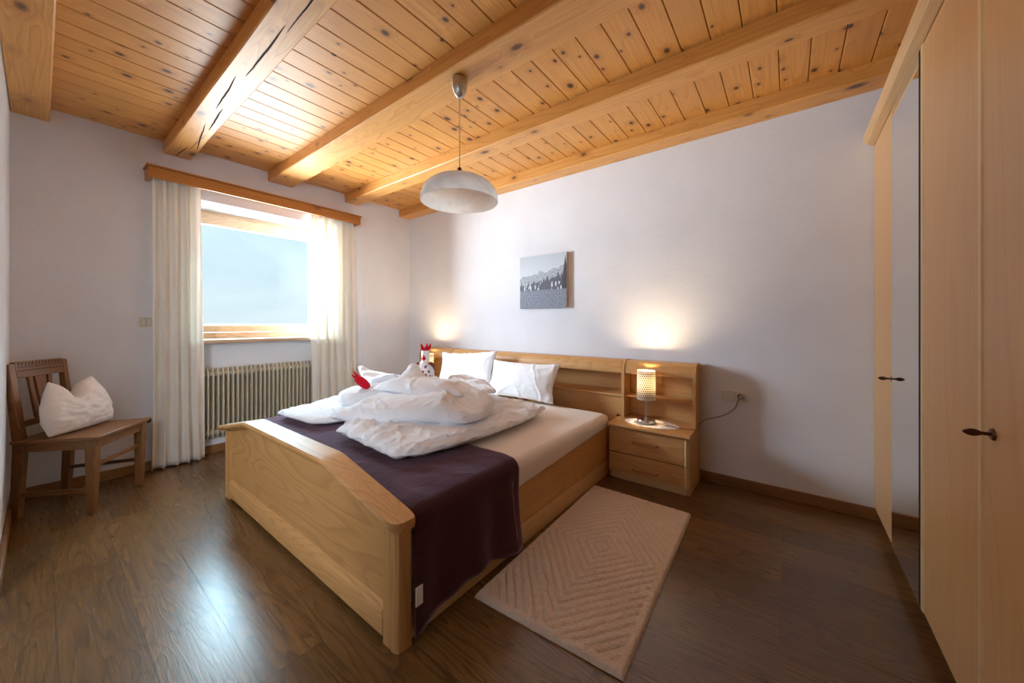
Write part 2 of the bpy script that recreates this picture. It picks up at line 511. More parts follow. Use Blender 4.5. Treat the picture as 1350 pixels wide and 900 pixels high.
def grid(bm, nu, nv, fn, mat=0, wrap_u=False):
    V = [[bm.verts.new(fn(i / nu, j / nv)) for j in range(nv + 1)] for i in range(nu + (0 if wrap_u else 1))]
    m = len(V)
    for i in range(nu):
        for j in range(nv):
            bm.faces.new([V[i][j], V[(i + 1) % m][j], V[(i + 1) % m][j + 1], V[i][j + 1]]).material_index = mat
    return V

def empty(name, loc=(0, 0, 0), rz=0):
    o = bpy.data.objects.new(name, None); COL.objects.link(o)
    o.location = loc; o.rotation_euler = (0, 0, rz); o.empty_display_size = 0.1
    return o

def tag(o, label, cat, group=None):
    o['label'] = label; o['category'] = cat
    if group:
        o['group'] = group
    return o

def structure(o, label=None, cat=None):
    o['kind'] = 'structure'
    if label: o['label'] = label
    if cat: o['category'] = cat
    return o

def copy_tree(o, parent=None):
    c = o.copy(); COL.objects.link(c)
    if parent: c.parent = parent
    for ch in list(o.children):
        copy_tree(ch, c)
    return c

def rbox(bm, lo, hi, mat=0, M4=None):
    return box(bm, lo, hi, mat, M4)

# ------------------------------------------------------------------ the room
RX, RY, RZ = 4.86, -3.0, 2.53          # room corner opposite the bed corner, ceiling height
bm = new(); box(bm, (-0.45, RY - 2.1, -0.12), (RX + 0.2, 0.2, 0.0))
structure(link('floor', bm, M['floor']), 'dark brown oak laminate floor', 'floor')

# window wall at x = 0 with a niche that holds radiator and window
NY0, NY1, NZ1 = -2.13, -1.00, 2.14
bm = new()
box(bm, (-0.40, RY - 0.2, 0), (0, NY0, RZ)); box(bm, (-0.40, NY1, 0), (0, 0.2, RZ))
box(bm, (-0.40, NY0, NZ1), (0, NY1, RZ)); box(bm, (-0.40, NY0, 0), (-0.085, NY1, 0.945))
structure(link('wall_west', bm, M['wall'], smooth=0), 'white plaster wall with the window', 'wall')
bm = new(); box(bm, (-0.0, 0.0, 0), (RX + 0.2, 0.2, RZ))
structure(link('wall_north', bm, M['wall'], smooth=0), 'white plaster wall behind the bed', 'wall')
DX0, DX1, DZ1 = 1.30, 3.10, 2.04       # added doorway, unseen behind the camera, lets fill light in from a made-up hall
bm = new(); box(bm, (0.0, RY - 0.2, 0), (DX0, RY, RZ)); box(bm, (DX1, RY - 0.2, 0), (RX + 0.2, RY, RZ)); box(bm, (DX0, RY - 0.2, DZ1), (DX1, RY, RZ))
structure(link('wall_south', bm, M['wall'], smooth=0), 'white plaster wall beside the chair', 'wall')
HY = RY - 1.9
bm = new(); box(bm, (DX0 - 0.7, HY - 0.1, 0), (DX1 + 0.7, HY, RZ)); box(bm, (DX0 - 0.8, HY - 0.1, 0), (DX0 - 0.7, RY - 0.2, RZ)); box(bm, (DX1 + 0.7, HY - 0.1, 0), (DX1 + 0.8, RY - 0.2, RZ)); box(bm, (DX0 - 0.8, HY - 0.1, RZ - 0.1), (DX1 + 0.8, RY - 0.2, RZ))
structure(link('wall_fill_hall', bm, M['wall'], smooth=0))  # added unseen hall box that bounces fill light into the room
bm = new()
for a, b in ((DX0 + .001, DX0 + .03), (DX1 - .03, DX1 - .001)): box(bm, (a, RY - 0.21, 0), (b, RY + 0.012, DZ1 - 0.001))
box(bm, (DX0 + .03, RY - 0.21, DZ1 - .03), (DX1 - .03, RY + 0.012, DZ1 - 0.001))
structure(link('trim_1', bm, M['skirt_x']))  # frame of the added doorway, also unseen
bm = new(); box(bm, (RX, RY, 0), (RX + 0.2, 0, RZ))
structure(link('wall_east', bm, M['wall'], smooth=0), 'white plaster wall behind the wardrobe', 'wall')

# ceiling boards (grooved) and beams
bm = new()
p, off = 0.1325, 0.1125
x = off - 5 * p
while x < RX + 0.2:
    prism(bm, [(x + 0.0015, RZ + 0.03), (x + 0.0015, RZ + 0.003), (x + 0.0045, RZ), (x + p - 0.0045, RZ), (x + p - 0.0015, RZ + 0.003), (x + p - 0.0015, RZ + 0.03)], 'y', RY - 0.2, 0.2)
    x += p
box(bm, (-0.55, RY - 0.2, RZ + 0.03), (RX + 0.25, 0.2, RZ + 0.12))
structure(link('ceiling', bm, M['plank'], smooth=0), 'knotty pine boarded ceiling', 'ceiling')

BZ = 2.44
beams = [(-2.999, -2.845), (-2.303, -2.141), (-1.59, -1.38), (-0.853, -0.705), (-0.156, -0.001)]
for k, (a, b) in enumerate(beams):
    bm = new()
    n = 60
    def sec(t, k=k, a=a, b=b):
        xx = 0.001 + t * (RX - 0.002)
        w = lambda s: 0.004 * noise.noise((xx * 1.3, k * 3.1 + s, 0.5)) if k not in (0, 4) else 0.0
        c = 0.006
        return [(xx, a + w(0), RZ - 0.001), (xx, a + w(0), BZ + c + w(1)), (xx, a + c + w(0), BZ + w(1)), (xx, b - c + w(2), BZ + w(1)), (xx, b + w(2), BZ + c + w(1)), (xx, b + w(2), RZ - 0.001)]
    rings = [[bm.verts.new(q) for q in sec(i / n)] for i in range(n + 1)]
    for i in range(n):
        for j in range(6):
            bm.faces.new([rings[i][j], rings[i][(j + 1) % 6], rings[i + 1][(j + 1) % 6], rings[i + 1][j]])
    bm.faces.new(rings[0]); bm.faces.new(rings[-1][::-1])
    if k == 1:      # the drying splits along the underside of the second beam
        for (x0, y0, x1, y1, w) in ((0.02, -2.236, 0.30, -2.212, .007), (0.22, -2.200, 0.62, -2.176, .003), (0.27, -2.158, 0.80, -2.218, .008), (0.70, -2.180, 1.10, -2.200, .009),
                                     (1.05, -2.225, 1.52, -2.245, .008), (1.55, -2.215, 2.10, -2.222, .008), (2.05, -2.20, 2.9, -2.23, .007)):
            m = 24
            top = []; bot = []
            for i in range(m + 1):
                t = i / m
                xx = x0 + (x1 - x0) * t
                yy = y0 + (y1 - y0) * t + 0.006 * noise.noise((xx * 5, y0 * 9, 0)) + 0.002 * noise.noise((xx * 25, y0 * 5, 2))
                ww = w * math.sin(PI * min(1, max(0, t))) ** 0.7 + 0.0006
                zz = BZ + 0.004 * noise.noise((xx * 1.3, 3.1 + 1, 0.5)) - 0.0012
                top.append(bm.verts.new((xx, yy + ww / 2, zz))); bot.append(bm.verts.new((xx, yy - ww / 2, zz)))
            for i in range(m):
                bm.faces.new([top[i], top[i + 1], bot[i + 1], bot[i]]).material_index = 1
    o = link('ceiling_beam', bm, [M['beam%d' % k], M['crack']], smooth=25)
    structure(o, ['broad pine beam along the wall beside the chair', 'split pine beam above the left curtain', 'pine beam carrying the pendant lamp',
                  'pine beam between the pendant beam and the bed wall', 'pine beam along the top of the bed wall'][k], 'beam')

# skirting boards
def skirt(name, lo, hi, m):
    b_ = new(); box(b_, lo, hi); structure(link(name, b_, M[m], bevel=0.004), 'brown oak skirting board', 'skirting board')
skirt('baseboard_north', (0.021, -0.016, 0), (4.85, -0.001, 0.07), 'skirt_x')
bm = new()
box(bm, (0.001, RY + 0.02, 0), (0.016, NY0 - 0.002, 0.07)); box(bm, (0.001, NY1 + 0.002, 0), (0.016, -0.02, 0.07)); box(bm, (-0.084, NY0 + 0.002, 0), (-0.069, NY1 - 0.002, 0.07))
structure(link('baseboard_west', bm, M['skirt_y'], bevel=0.004), 'brown oak skirting board under the window', 'skirting board')
skirt('baseboard_south', (0.001, RY + 0.001, 0), (DX0 - 0.001, RY + 0.016, 0.07), 'skirt_x')

# ------------------------------------------------------------------ window
win = empty('window_1', (-0.30, (NY0 + NY1) / 2, 0.95)); structure(win, 'wide wooden window with one large pane', 'window')
WX = -0.30; off = Vector((-0.30, (NY0 + NY1) / 2, 0.95))
def wpart(name, bm, mat, **kw):
    for v in bm.verts: v.co -= off
    return link(name, bm, mat, win, **kw)
y0, y1, z0, z1 = NY0 + 0.001, NY1 - 0.001, 0.955, NZ1 - 0.001
bm = new()      # fixed frame
box(bm, (WX - 0.09, y0, z0), (WX - 0.01, y0 + 0.045, z1)); box(bm, (WX - 0.09, y1 - 0.045, z0), (WX - 0.01, y1, z1))
wpart('frame_stiles', bm, M['sash_z'], bevel=0.003)
bm = new()
box(bm, (WX - 0.09, y0 + 0.045, z0), (WX - 0.01, y1 - 0.045, z0 + 0.075)); box(bm, (WX - 0.09, y0 + 0.045, z1 - 0.04), (WX - 0.01, y1 - 0.045, z1))
wpart('frame_rails', bm, M['sash'], bevel=0.003)
gy0, gy1, gz0, gz1 = -2.022, -1.075, 1.095, 2.018
bm = new()      # sash
box(bm, (WX - 0.075, y0 + 0.03, z0 + 0.08), (WX, gy0, z1 - 0.03)); box(bm, (WX - 0.075, gy1, z0 + 0.08), (WX, y1 - 0.03, z1 - 0.03))
wpart('sash_stiles', bm, M['sash_z'], bevel=0.005)
bm = new()
box(bm, (WX - 0.075, gy0, z0 + 0.08), (WX, gy1, gz0)); box(bm, (WX - 0.075, gy0, gz1), (WX, gy1, z1 - 0.03))
wpart('sash_rails', bm, M['sash'], bevel=0.005)
bm = new()      # pale glazing gasket
for a, b in (((gy0, gz0), (gy0 + .006, gz1)), ((gy1 - .006, gz0), (gy1, gz1)), ((gy0, gz0), (gy1, gz0 + .006)), ((gy0, gz1 - .008), (gy1, gz1))):
    box(bm, (WX - 0.045, a[0], a[1]), (WX - 0.012, b[0], b[1]))
wpart('glazing_gasket', bm, M['white'], smooth=0)
bm = new(); box(bm, (WX - 0.042, gy0, gz0), (WX - 0.036, gy1, gz1)); wpart('pane', bm, M['pane'], smooth=0)
bm = new()
tube(bm, [(WX + 0.001, y0 + 0.06, 1.48), (WX + 0.03, y0 + 0.06, 1.48)], 0.011)
tube(bm, [(WX + 0.035, y0 + 0.06, 1.49), (WX + 0.038, y0 + 0.06, 1.42), (WX + 0.036, y0 + 0.06, 1.36)], [0.009, 0.010, 0.008])
box(bm, (WX, y0 + 0.047, 1.43), (WX + 0.006, y0 + 0.073, 1.53))
wpart('handle', bm, M['chrome'], bevel=0.002)
bm = new(); box(bm, (WX - 0.005, NY0 + 0.001, 0.948), (0.03, NY1 - 0.001, 0.978)); wpart('sill', bm, M['sash'], bevel=0.006)

# ------------------------------------------------------------------ radiator
rad = empty('radiator', (-0.03, (NY0 + NY1) / 2, 0.14))
tag(rad, 'beige ribbed steel radiator in the niche under the window', 'radiator')
ro = Vector(rad.location)
ra, rb, rz0, rz1 = -2.115, -1.02, 0.145, 0.735
bm = new()
pit = 0.0345; nf = int((rb - ra) / pit)
for i in range(nf):
    yc = ra + 0.017 + i * pit
    # front column: narrow rounded bar, flared web behind it
    prof = [(-0.004, 0.0), (0.004, 0.0), (0.0055, -0.006), (0.006, -0.03), (0.004, -0.05), (-0.004, -0.05), (-0.006, -0.03), (-0.0055, -0.006)]
    n = 16
    rings = []
    for j in range(n + 1):
        t = j / n
        z = rz0 + (rz1 - rz0) * t
        e = min(t, 1 - t) * (rz1 - rz0)
        bend = -0.028 * max(0.0, 1 - e / 0.035) ** 2
        rings.append([bm.verts.new((0.015 + q[1] + bend - ro.x - 0.0, yc + q[0] - ro.y, z - ro.z)) for q in prof])
    for j in range(n):
        for k in range(8):
            bm.faces.new([rings[j][k], rings[j][(k + 1) % 8], rings[j + 1][(k + 1) % 8], rings[j + 1][k]])
    bm.faces.new(rings[0]); bm.faces.new(rings[-1][::-1])
link('fins', bm, M['rad'], rad, smooth=50)
bm = new()
for zc in (rz0 + 0.045, rz1 - 0.05):
    tube(bm, [(-0.03 - ro.x, ra - ro.y, zc - ro.z), (-0.03 - ro.x, rb - ro.y, zc - ro.z)], 0.022, 14)
link('header_pipes', bm, M['rad'], rad)
bm = new(); box(bm, (-0.064 - ro.x, ra - ro.y, rz0 + .02 - ro.z), (-0.048 - ro.x, rb - ro.y, rz1 - .02 - ro.z))
link('back_panel', bm, M['rad'], rad)
for yy in (ra + 0.2, rb - 0.2):
    bm = new()
    box(bm, (-0.084 - ro.x, yy - 0.015 - ro.y, rz0 + 0.05 - ro.z), (-0.062 - ro.x, yy + 0.015 - ro.y, rz0 + 0.5 - ro.z))
    link('wall_bracket', bm, M['rad'], rad)

# ------------------------------------------------------------------ curtain board and curtains
pel = empty('curtain_board', (0.0, -1.58, 2.18)); tag(pel, 'orange pine curtain board above the window', 'curtain board')
po = Vector(pel.location)
def ppart(name, bm, m, **kw):
    for v in bm.verts: v.co -= po
    return link(name, bm, m, pel, **kw)
bm = new(); box(bm, (0.128, -2.405, 2.192), (0.15, -0.752, 2.272)); ppart('fascia', bm, M['pelmet'], bevel=0.003)
bm = new(); box(bm, (0.001, -2.415, 2.274), (0.162, -0.742, 2.286)); ppart('top_board', bm, M['pelmet'], bevel=0.003)
for yy in (-2.405, -0.774):
    bm = new(); box(bm, (0.001, yy, 2.192), (0.127, yy + 0.022, 2.272)); ppart('end_board', bm, M['pelmet'], bevel=0.003)
bm = new(); box(bm, (0.06, -2.37, 2.262), (0.085, -0.78, 2.273)); ppart('rail', bm, M['white'])

def curtain(name, ytop, ybot, folds, amp, seed, label, ztop=2.255, zbot=0.012, x0=0.072, flat=None):
    bm = new()
    def fn(u, v):
        z = zbot + (ztop - zbot) * v
        s = (1 - v)
        a = ytop[0] + (ybot[0] - ytop[0]) * s ** 1.3
        b = ytop[1] + (ybot[1] - ytop[1]) * s ** 1.3
        uu = u + 0.018 * noise.noise((u * 4, z * 0.7, seed))
        y = a + (b - a) * uu
        ph = 2 * PI * folds * uu + 1.3 * noise.noise((u * 3, z * 0.55, seed + 5)) + seed
        am = amp * (0.75 + 0.5 * noise.noise((u * 5, seed, 1.0)) + 0.25 * s)
        if flat and u > flat[0]:
            am *= flat[1]
        sx = math.sin(ph)
        xx = x0 + am * (sx * 0.75 + 0.25 * math.sin(2 * ph + seed)) + 0.006 * noise.noise((u * 9, z * 3, seed))
        y += 0.012 * math.cos(ph) * (0.4 + s)
        pin = max(0.0, (v - 0.965) / 0.035)
        xx += 0.004 * pin * math.sin(ph * 3)
        return (max(0.022, min(0.122 if z > 2.15 else 0.2, xx)), y, z)
    grid(bm, 220, 60, fn)
    o = link(name, bm, M['curtain'], smooth=180)
    m = o.modifiers.new('thick', 'SOLIDIFY'); m.thickness = 0.0015
    # stitched hem along the foot
    bm2 = new()
    def hem(u, v):
        p_ = fn(u, (0.17 + 0.006 * v - zbot) / (ztop - zbot))
        return (p_[0] + 0.002, p_[1], p_[2])
    grid(bm2, 220, 1, hem)
    h = link('hem', bm2, M['curtain'], o, smooth=180)
    m = h.modifiers.new('thick', 'SOLIDIFY'); m.thickness = 0.0012
    return tag(o, label, 'curtain', 'cream curtains at the window')
curtain('curtain', (-2.375, -2.085), (-2.385, -2.06), 4.6, 0.034, 1.1, 'cream curtain beside the chair and light switch')
curtain('curtain', (-1.23, -0.79), (-1.215, -0.76), 5.3, 0.034, 4.4, 'cream curtain behind the bed, near the corner', flat=(-1, 1))

# ------------------------------------------------------------------ wall plates
def plate(name, o, ux, n_, w, h, cells, label, cat, socket=()):
    """plate on a wall: o = lower corner, ux = horizontal direction, n_ = outward normal"""
    e = empty(name, o); tag(e, label, cat)
    ux, n_ = Vector(ux), Vector(n_)
    def bx(bm, u0, u1, z0, z1, d0, d1):
        a = ux * u0 + n_ * d0 + Vector((0, 0, z0)); b = ux * u1 + n_ * d1 + Vector((0, 0, z1))
        box(bm, [min(a[i], b[i]) for i in range(3)], [max(a[i], b[i]) for i in range(3)])
    bm = new(); bx(bm, 0, w, 0, h, 0.001, 0.009); link('cover_plate', bm, M['switch'], e, bevel=0.002)
    for i in range(cells):
        cw = (w - 0.016) / cells
        u0 = 0.008 + i * cw
        if i in socket:
            bm = new(); bx(bm, u0 + .001, u0 + cw - .001, 0.009, h - 0.009, 0.009, 0.0125)
            f = link('socket_insert', bm, M['switch_in'], e, bevel=0.001)
            c = ux * (u0 + cw / 2) + Vector((0, 0, h / 2))
            bm = new(); tube(bm, [c + n_ * 0.0126, c + n_ * 0.0135], 0.019, 24); link('recess', bm, M['dark'], f)
        else:
            bm = new(); bx(bm, u0 + .001, u0 + cw - .001, 0.009, h - 0.009, 0.009, 0.0135)
            link('rocker', bm, M['switch_in'], e, bevel=0.0015)
            bm = new(); bx(bm, u0 - .0008, u0 + cw + .0008, 0.0068, h - 0.0068, 0.0088, 0.0094); link('shadow_gap', bm, M['grey_plug'], e, smooth=0)
    return e
plate('light_switch', (0, -2.437, 1.088), (0, 1, 0), (1, 0, 0), 0.076, 0.076, 2, 'double light switch on the wall left of the curtain', 'light switch')
plate('wall_socket', (0, -2.425, 0.345), (0, 1, 0), (1, 0, 0), 0.075, 0.075, 1, 'low power socket on the wall behind the chair seat', 'socket', (0,))
plate('socket_panel', (3.492, 0, 0.584), (1, 0, 0), (0, -1, 0), 0.158, 0.075, 2, 'ivory switch and socket panel right of the lit nightstand', 'socket', (1,))

# ------------------------------------------------------------------ bed
bed = empty('double_bed', (1.87, -1.1, 0)); tag(bed, 'wide oak double bed with arched footboard and shelf headboard', 'bed')
bo = Vector(bed.location)
def bpart(name, bm, m, parent=None, **kw):
    for v in bm.verts: v.co -= bo
    return link(name, bm, m, parent or bed, **kw)
FX0, FX1, FC = 0.955, 2.825, 1.89
def ztop(x):
    d = abs(x - FC)
    return 0.563 if d <= 0.45 else 0.563 - (d - 0.45) / (0.957 - 0.45) * 0.108
# footboard panel
bm = new()
xs = [FX0 + 0.09, FC - 0.45, FC + 0.45, FX1 - 0.09]
prism(bm, [(xs[0], 0.115), (xs[3], 0.115)] + [(x, ztop(x) - 0.034) for x in xs[::-1]], 'y', -2.140, -2.105)
bpart('foot_panel', bm, M['oak_cath'])
bm = new(); prism(bm, [(-2.158, 0.022), (-2.158, 0.108), (-2.152, 0.117), (-2.147, 0.119), (-2.141, 0.130), (-2.105, 0.130), (-2.105, 0.022)], 'x', FX0 + 0.091, FX1 - 0.091)
bpart('foot_rail', bm, M['oak_x'], bevel=0.003)
# moulded edge strip under the cap
bm = new()
for a, b in ((xs[0], xs[1]), (xs[1], xs[2]), (xs[2], xs[3])):
    hexa(bm, [(a, -2.147, ztop(a) - 0.047), (b, -2.147, ztop(b) - 0.047), (b, -2.139, ztop(b) - 0.047), (a, -2.139, ztop(a) - 0.047)],
         [(a, -2.158, ztop(a) - 0.033), (b, -2.158, ztop(b) - 0.033), (b, -2.139, ztop(b) - 0.033), (a, -2.139, ztop(a) - 0.033)])
bpart('edge_strip', bm, M['oak_x'], smooth=20)
# posts: rounded outer front corner
for s, x0 in ((1, FX1 - 0.09), (-1, FX0 + 0.09)):
    w = 0.088 * s
    pts = [(x0 + 0.002 * s, -2.100), (x0 + 0.002 * s, -2.156), (x0 + 0.045 * s, -2.156), (x0 + 0.047 * s, -2.152), (x0 + 0.051 * s, -2.158), (x0 + w - 0.016 * s, -2.157), (x0 + w - 0.004 * s, -2.149), (x0 + w, -2.135), (x0 + w, -2.100)]
    bm = new(); prism(bm, pts, 'z', 0.0, ztop(x0 + w / 2) - 0.036); bpart('foot_post', bm, M['oak_z'], smooth=30)
# cap: arched board with rounded ends
bm = new()
N = 80
prof = [(-2.189, -0.026), (-2.195, -0.018), (-2.195, -0.008), (-2.189, 0.0), (-2.094, 0.0), (-2.088, -0.008), (-2.088, -0.026), (-2.095, -0.034), (-2.180, -0.034)]
rings = []
ca, cb = FX0 - 0.022, FX1 + 0.022
for i in range(N + 1):
    # denser samples at ends
    t = i / N; t = 0.5 - 0.5 * math.cos(PI * t); x = ca + (cb - ca) * t
    for k_ in (FC - 0.45, FC + 0.45):
        if abs(x - k_) < 0.012: x = k_
    e = min(x - ca, cb - x); rr = 0.05
    sh = 0.0 if e >= rr else rr - math.sqrt(max(0, rr * rr - (rr - e) ** 2))
    sh = min(sh, 0.040)
    rings.append([bm.verts.new((x, max(q[0], -2.195 + sh) if q[0] < -2.13 else q[0] - sh * 0.4, ztop(x) + q[1])) for q in prof])
for i in range(N):
    for j in range(len(prof)):
        j2 = (j + 1) % len(prof)
        bm.faces.new([rings[i][j], rings[i][j2], rings[i + 1][j2], rings[i + 1][j]])
bm.faces.new(rings[0]); bm.faces.new(rings[-1][::-1])
bmesh.ops.remove_doubles(bm, verts=bm.verts, dist=1e-5)
bpart('foot_cap', bm, M['oak_x'], smooth=30)
# side rails with plinth
for s, x in ((1, 2.80), (-1, 0.98)):
    bm = new(); box(bm, (min(x, x - 0.028 * s), -2.098, 0.112), (max(x, x - 0.028 * s), -0.30, 0.352)); r = bpart('side_rail', bm, M['oak_y'], bevel=0.003)
    bm = new(); box(bm, (min(x - 0.001 * s, x - 0.028 * s), -2.06, 0.0), (max(x - 0.001 * s, x - 0.028 * s), -0.30, 0.110)); bpart('plinth', bm, M['oak_pale'], r, bevel=0.002)
    bm = new(); box(bm, (min(x + 0.002 * s, x - 0.025 * s), -2.098, 0.0), (max(x + 0.002 * s, x - 0.025 * s), -2.062, 0.110)); bpart('plinth_end', bm, M['oak_pale'], r, bevel=0.002)
bm = new(); box(bm, (1.01, -2.06, 0.16), (2.77, -0.30, 0.19)); bpart('slat_base', bm, M['oak_y'])
# headboard between the two nightstands
HX0, HX1 = 0.938, 2.842
bm = new(); box(bm, (HX0 + .002, -0.025, 0.42), (HX1 - .002, -0.018, 0.815)); bpart('head_back', bm, M['oak_x'])
def hpanel(x0, x1):
    b_ = new()
    prism(b_, [(-0.164, 0.735), (-0.168, 0.745), (-0.160, 0.785), (-0.145, 0.813), (-0.128, 0.827), (-0.115, 0.832), (-0.115, 0.818), (-0.134, 0.804), (-0.148, 0.776), (-0.152, 0.735)], 'x', x0, x1)
    return b_
bpart('head_fascia', hpanel(HX0 + 0.002, HX1 - 0.002), M['oak_x'], smooth=40)
bm = new(); box(bm, (HX0 + .002, -0.114, 0.818), (HX1 - .002, -0.018, 0.832)); bpart('head_top', bm, M['oak_x'], bevel=0.003)
bm = new(); prism(bm, [(-0.03, 0.585), (-0.03, 0.570), (-0.157, 0.548), (-0.165, 0.552), (-0.167, 0.560), (-0.164, 0.568)], 'x', HX0 + .002, HX1 - .002); bpart('head_shelf', bm, M['oak_x'], smooth=40)
bm = new(); prism(bm, [(HX0 + .044, 0.05), (HX1 - .044, 0.05), (HX1 - .044, 0.408), (HX1 - .003, 0.408), (HX1 - .003, 0.546), (HX0 + .003, 0.546), (HX0 + .003, 0.408), (HX0 + .044, 0.408)], 'y', -0.150, -0.132); bpart('head_lower_panel', bm, M['oak_x'])

# mattress under a fitted sheet; the sheet sags over the rail towards the foot
bm = new()
MY0, MY1 = -2.068, -0.262
def msec(t):
    y = MY0 + (MY1 - MY0) * t
    zt = 0.442 + 0.004 * noise.noise((0, y * 3, 0))
    e0 = min(1.0, (t * (MY1 - MY0)) / 0.06); e1 = min(1.0, ((1 - t) * (MY1 - MY0)) / 0.09)
    r = math.sqrt(max(0, 1 - (1 - min(e0, e1)) ** 2))
    hem = 0.365 - 0.075 * min(1, max(0, (-y - 0.3) / 1.5)) + 0.006 * noise.noise((y * 7, 1, 0))
    ins = (1 - r) * 0.075
    k_ = min(1.0, max(0.0, (-1.88 - y) / 0.09)); hem = hem * (1 - k_) + 0.3565 * k_
    xr = 2.806 - ins + 0.005 * noise.noise((y * 4, 0, 3))
    xl = 3.78 - xr
    zt2 = zt - (1 - r) * 0.03
    lip = (2.8035, 0.3545) if ins < .0015 else (min(2.7655, xr), 0.356)
    right = [(2.765, 0.195), (2.765, 0.3545), lip, (2.8035 if ins < .0015 else xr - .004, hem), (xr + 0.002, hem + 0.01), (xr + 0.004, 0.395), (xr - 0.004, 0.418), (xr - 0.02, zt2 - 0.006), (xr - 0.05, zt2)]
    if ins >= .0015: right[3] = (min(2.766, xr), 0.36); right[4] = (xr, 0.365)
    left = [(3.78 - q[0], q[1]) for q in right]
    top = [(xr - 0.05 + (xl + 0.05 - xr + 0.05) * k / 10, zt2 + 0.004 * math.sin(PI * k / 10)) for k in range(1, 10)]
    return [(q[0], y, q[1]) for q in right + top + left[::-1]]
n = 64
rings = [[bm.verts.new(q) for q in msec(i / n)] for i in range(n + 1)]
m_ = len(rings[0])
for i in range(n):
    for j in range(m_):
        bm.faces.new([rings[i][j], rings[i][(j + 1) % m_], rings[i + 1][(j + 1) % m_], rings[i + 1][j]])
bm.faces.new(rings[0]); bm.faces.new(rings[-1][::-1])
tag(link('mattress', bm, M['sheet'], smooth=60), 'thick mattress in a cream white fitted sheet on the oak bed', 'mattress')

# ------------------------------------------------------------------ blanket across the foot of the bed
bm = new()
BY0, BY1 = -2.086, -1.47
# arc-length path in x-z (right side hang, over the top, left side hang)
def bpath(u, y):
    v = (y - BY0) / (BY1 - BY0)
    zb = 0.030 + 0.055 * math.sin(PI * v) ** 1.0 + 0.012 * noise.noise((y * 9, 0, 1)) - 0.012 * v
    zt = 0.458 + 0.003 * noise.noise((y * 6, 2, 1))
    R = 0.055
    pts = [(2.826, zb)]
    for k in range(1, 15):
        pts.append((2.826, zb + (zt - R - zb) * k / 15))
    for k in range(9):
        a = PI / 2 * k / 8
        pts.append((2.826 - R + R * math.cos(a), zt - R + R * math.sin(a)))
    xl = 0.954
    for k in range(1, 60):
        pts.append((2.826 - R + (xl + R - 2.826 + R) * k / 60, zt))
    for k in range(9):
        a = PI / 2 + PI / 2 * k / 8
        pts.append((xl + R + R * math.cos(a), zt - R + R * math.sin(a)))
    for k in range(1, 16):
        pts.append((xl, zt - R + (0.12 - zt + R) * k / 15))
    return pts
NB = 70
rows = []
for i in range(NB + 1):
    y = BY0 + (BY1 - BY0) * i / NB
    pts = bpath(0, y); row = []
    v = i / NB
    for k, (x, z) in enumerate(pts):
        dx = dy = dz = 0.0
        if k < 24:       # hanging side: soft vertical folds
            h = (0.46 - z) / 0.43
            f = math.sin(v * 17 + 1.2 * noise.noise((v * 3, z * 3, 0))) * 0.011 + 0.018 * noise.noise((v * 5, z * 2.2, 4))
            dx = max(-0.010, f * h + 0.012 * h * h)
            dy = 0.035 * h * (v - 0.35) * 1.1 - 0.016 * math.sin(PI * min(1, h)) * (1 if v > 0.9 else 0)
        elif k < 92:
            dz = 0.004 * noise.noise((x * 5, y * 9, 7)) + 0.003 * noise.noise((x * 16, y * 14, 1)) + 0.003
            if v > 0.93: dy = 0.018 * noise.noise((x * 4, 0, 9))
        if k < 22 and z < 0.40: dy -= 0.026 * (1 - v) ** 3
        row.append(bm.verts.new((x + dx, max(y + dy, -2.0965 if z < 0.40 else -2.086), z + dz)))
    rows.append(row)
for i in range(NB):
    for k in range(len(rows[0]) - 1):
        bm.faces.new([rows[i][k], rows[i][k + 1], rows[i + 1][k + 1], rows[i + 1][k]])
blk = link('throw_blanket', bm, M['blanket'], smooth=180)
mm = blk.modifiers.new('thick', 'SOLIDIFY'); mm.thickness = 0.006; mm.offset = 0
tag(blk, 'dark aubergine fleece blanket laid across the foot of the bed', 'blanket')
bm = new(); box(bm, (2.843, -2.099, 0.140), (2.847, -2.070, 0.205)); lb = link('care_tag', bm, M['white'], blk); lb['label'] = 'white care tag'

# ------------------------------------------------------------------ soft puffed shapes
def smooth_poly(poly, it=2, keep=()):
    pts = [Vector((p[0], p[1])) for p in poly]; corner = [i in keep for i in range(len(pts))]
    for _ in range(it):
        out, oc = [], []
        n = len(pts)
        for i in range(n):
            a, b = pts[i], pts[(i + 1) % n]
            if corner[i]:
                out.append(a); oc.append(True)
            else:
                pa = pts[i - 1]
                out.append(a * 0.75 + b * 0.25); oc.append(False)
            if not corner[(i + 1) % n]:
                out.append(a * 0.25 + b * 0.75); oc.append(False)
        pts, corner = out, oc
    return pts

def resample(pts, n):
    L = [0.0]
    m = len(pts)
    for i in range(m):
        L.append(L[-1] + (pts[(i + 1) % m] - pts[i]).length)
    out = []; j = 0
    for k in range(n):
        s = L[-1] * k / n
        while L[j + 1] < s: j += 1
        t = (s - L[j]) / max(1e-9, L[j + 1] - L[j])
        out.append(pts[j] * (1 - t) + pts[(j + 1) % m] * t)
    return out

def idw(ctrl, x, y, p=2.6):
    a = b = 0.0
    for cx, cy, h in ctrl:
        w = 1.0 / (((x - cx) ** 2 + (y - cy) ** 2) ** (p / 2) + 1e-5)
        a += w * h; b += w
    return a / b

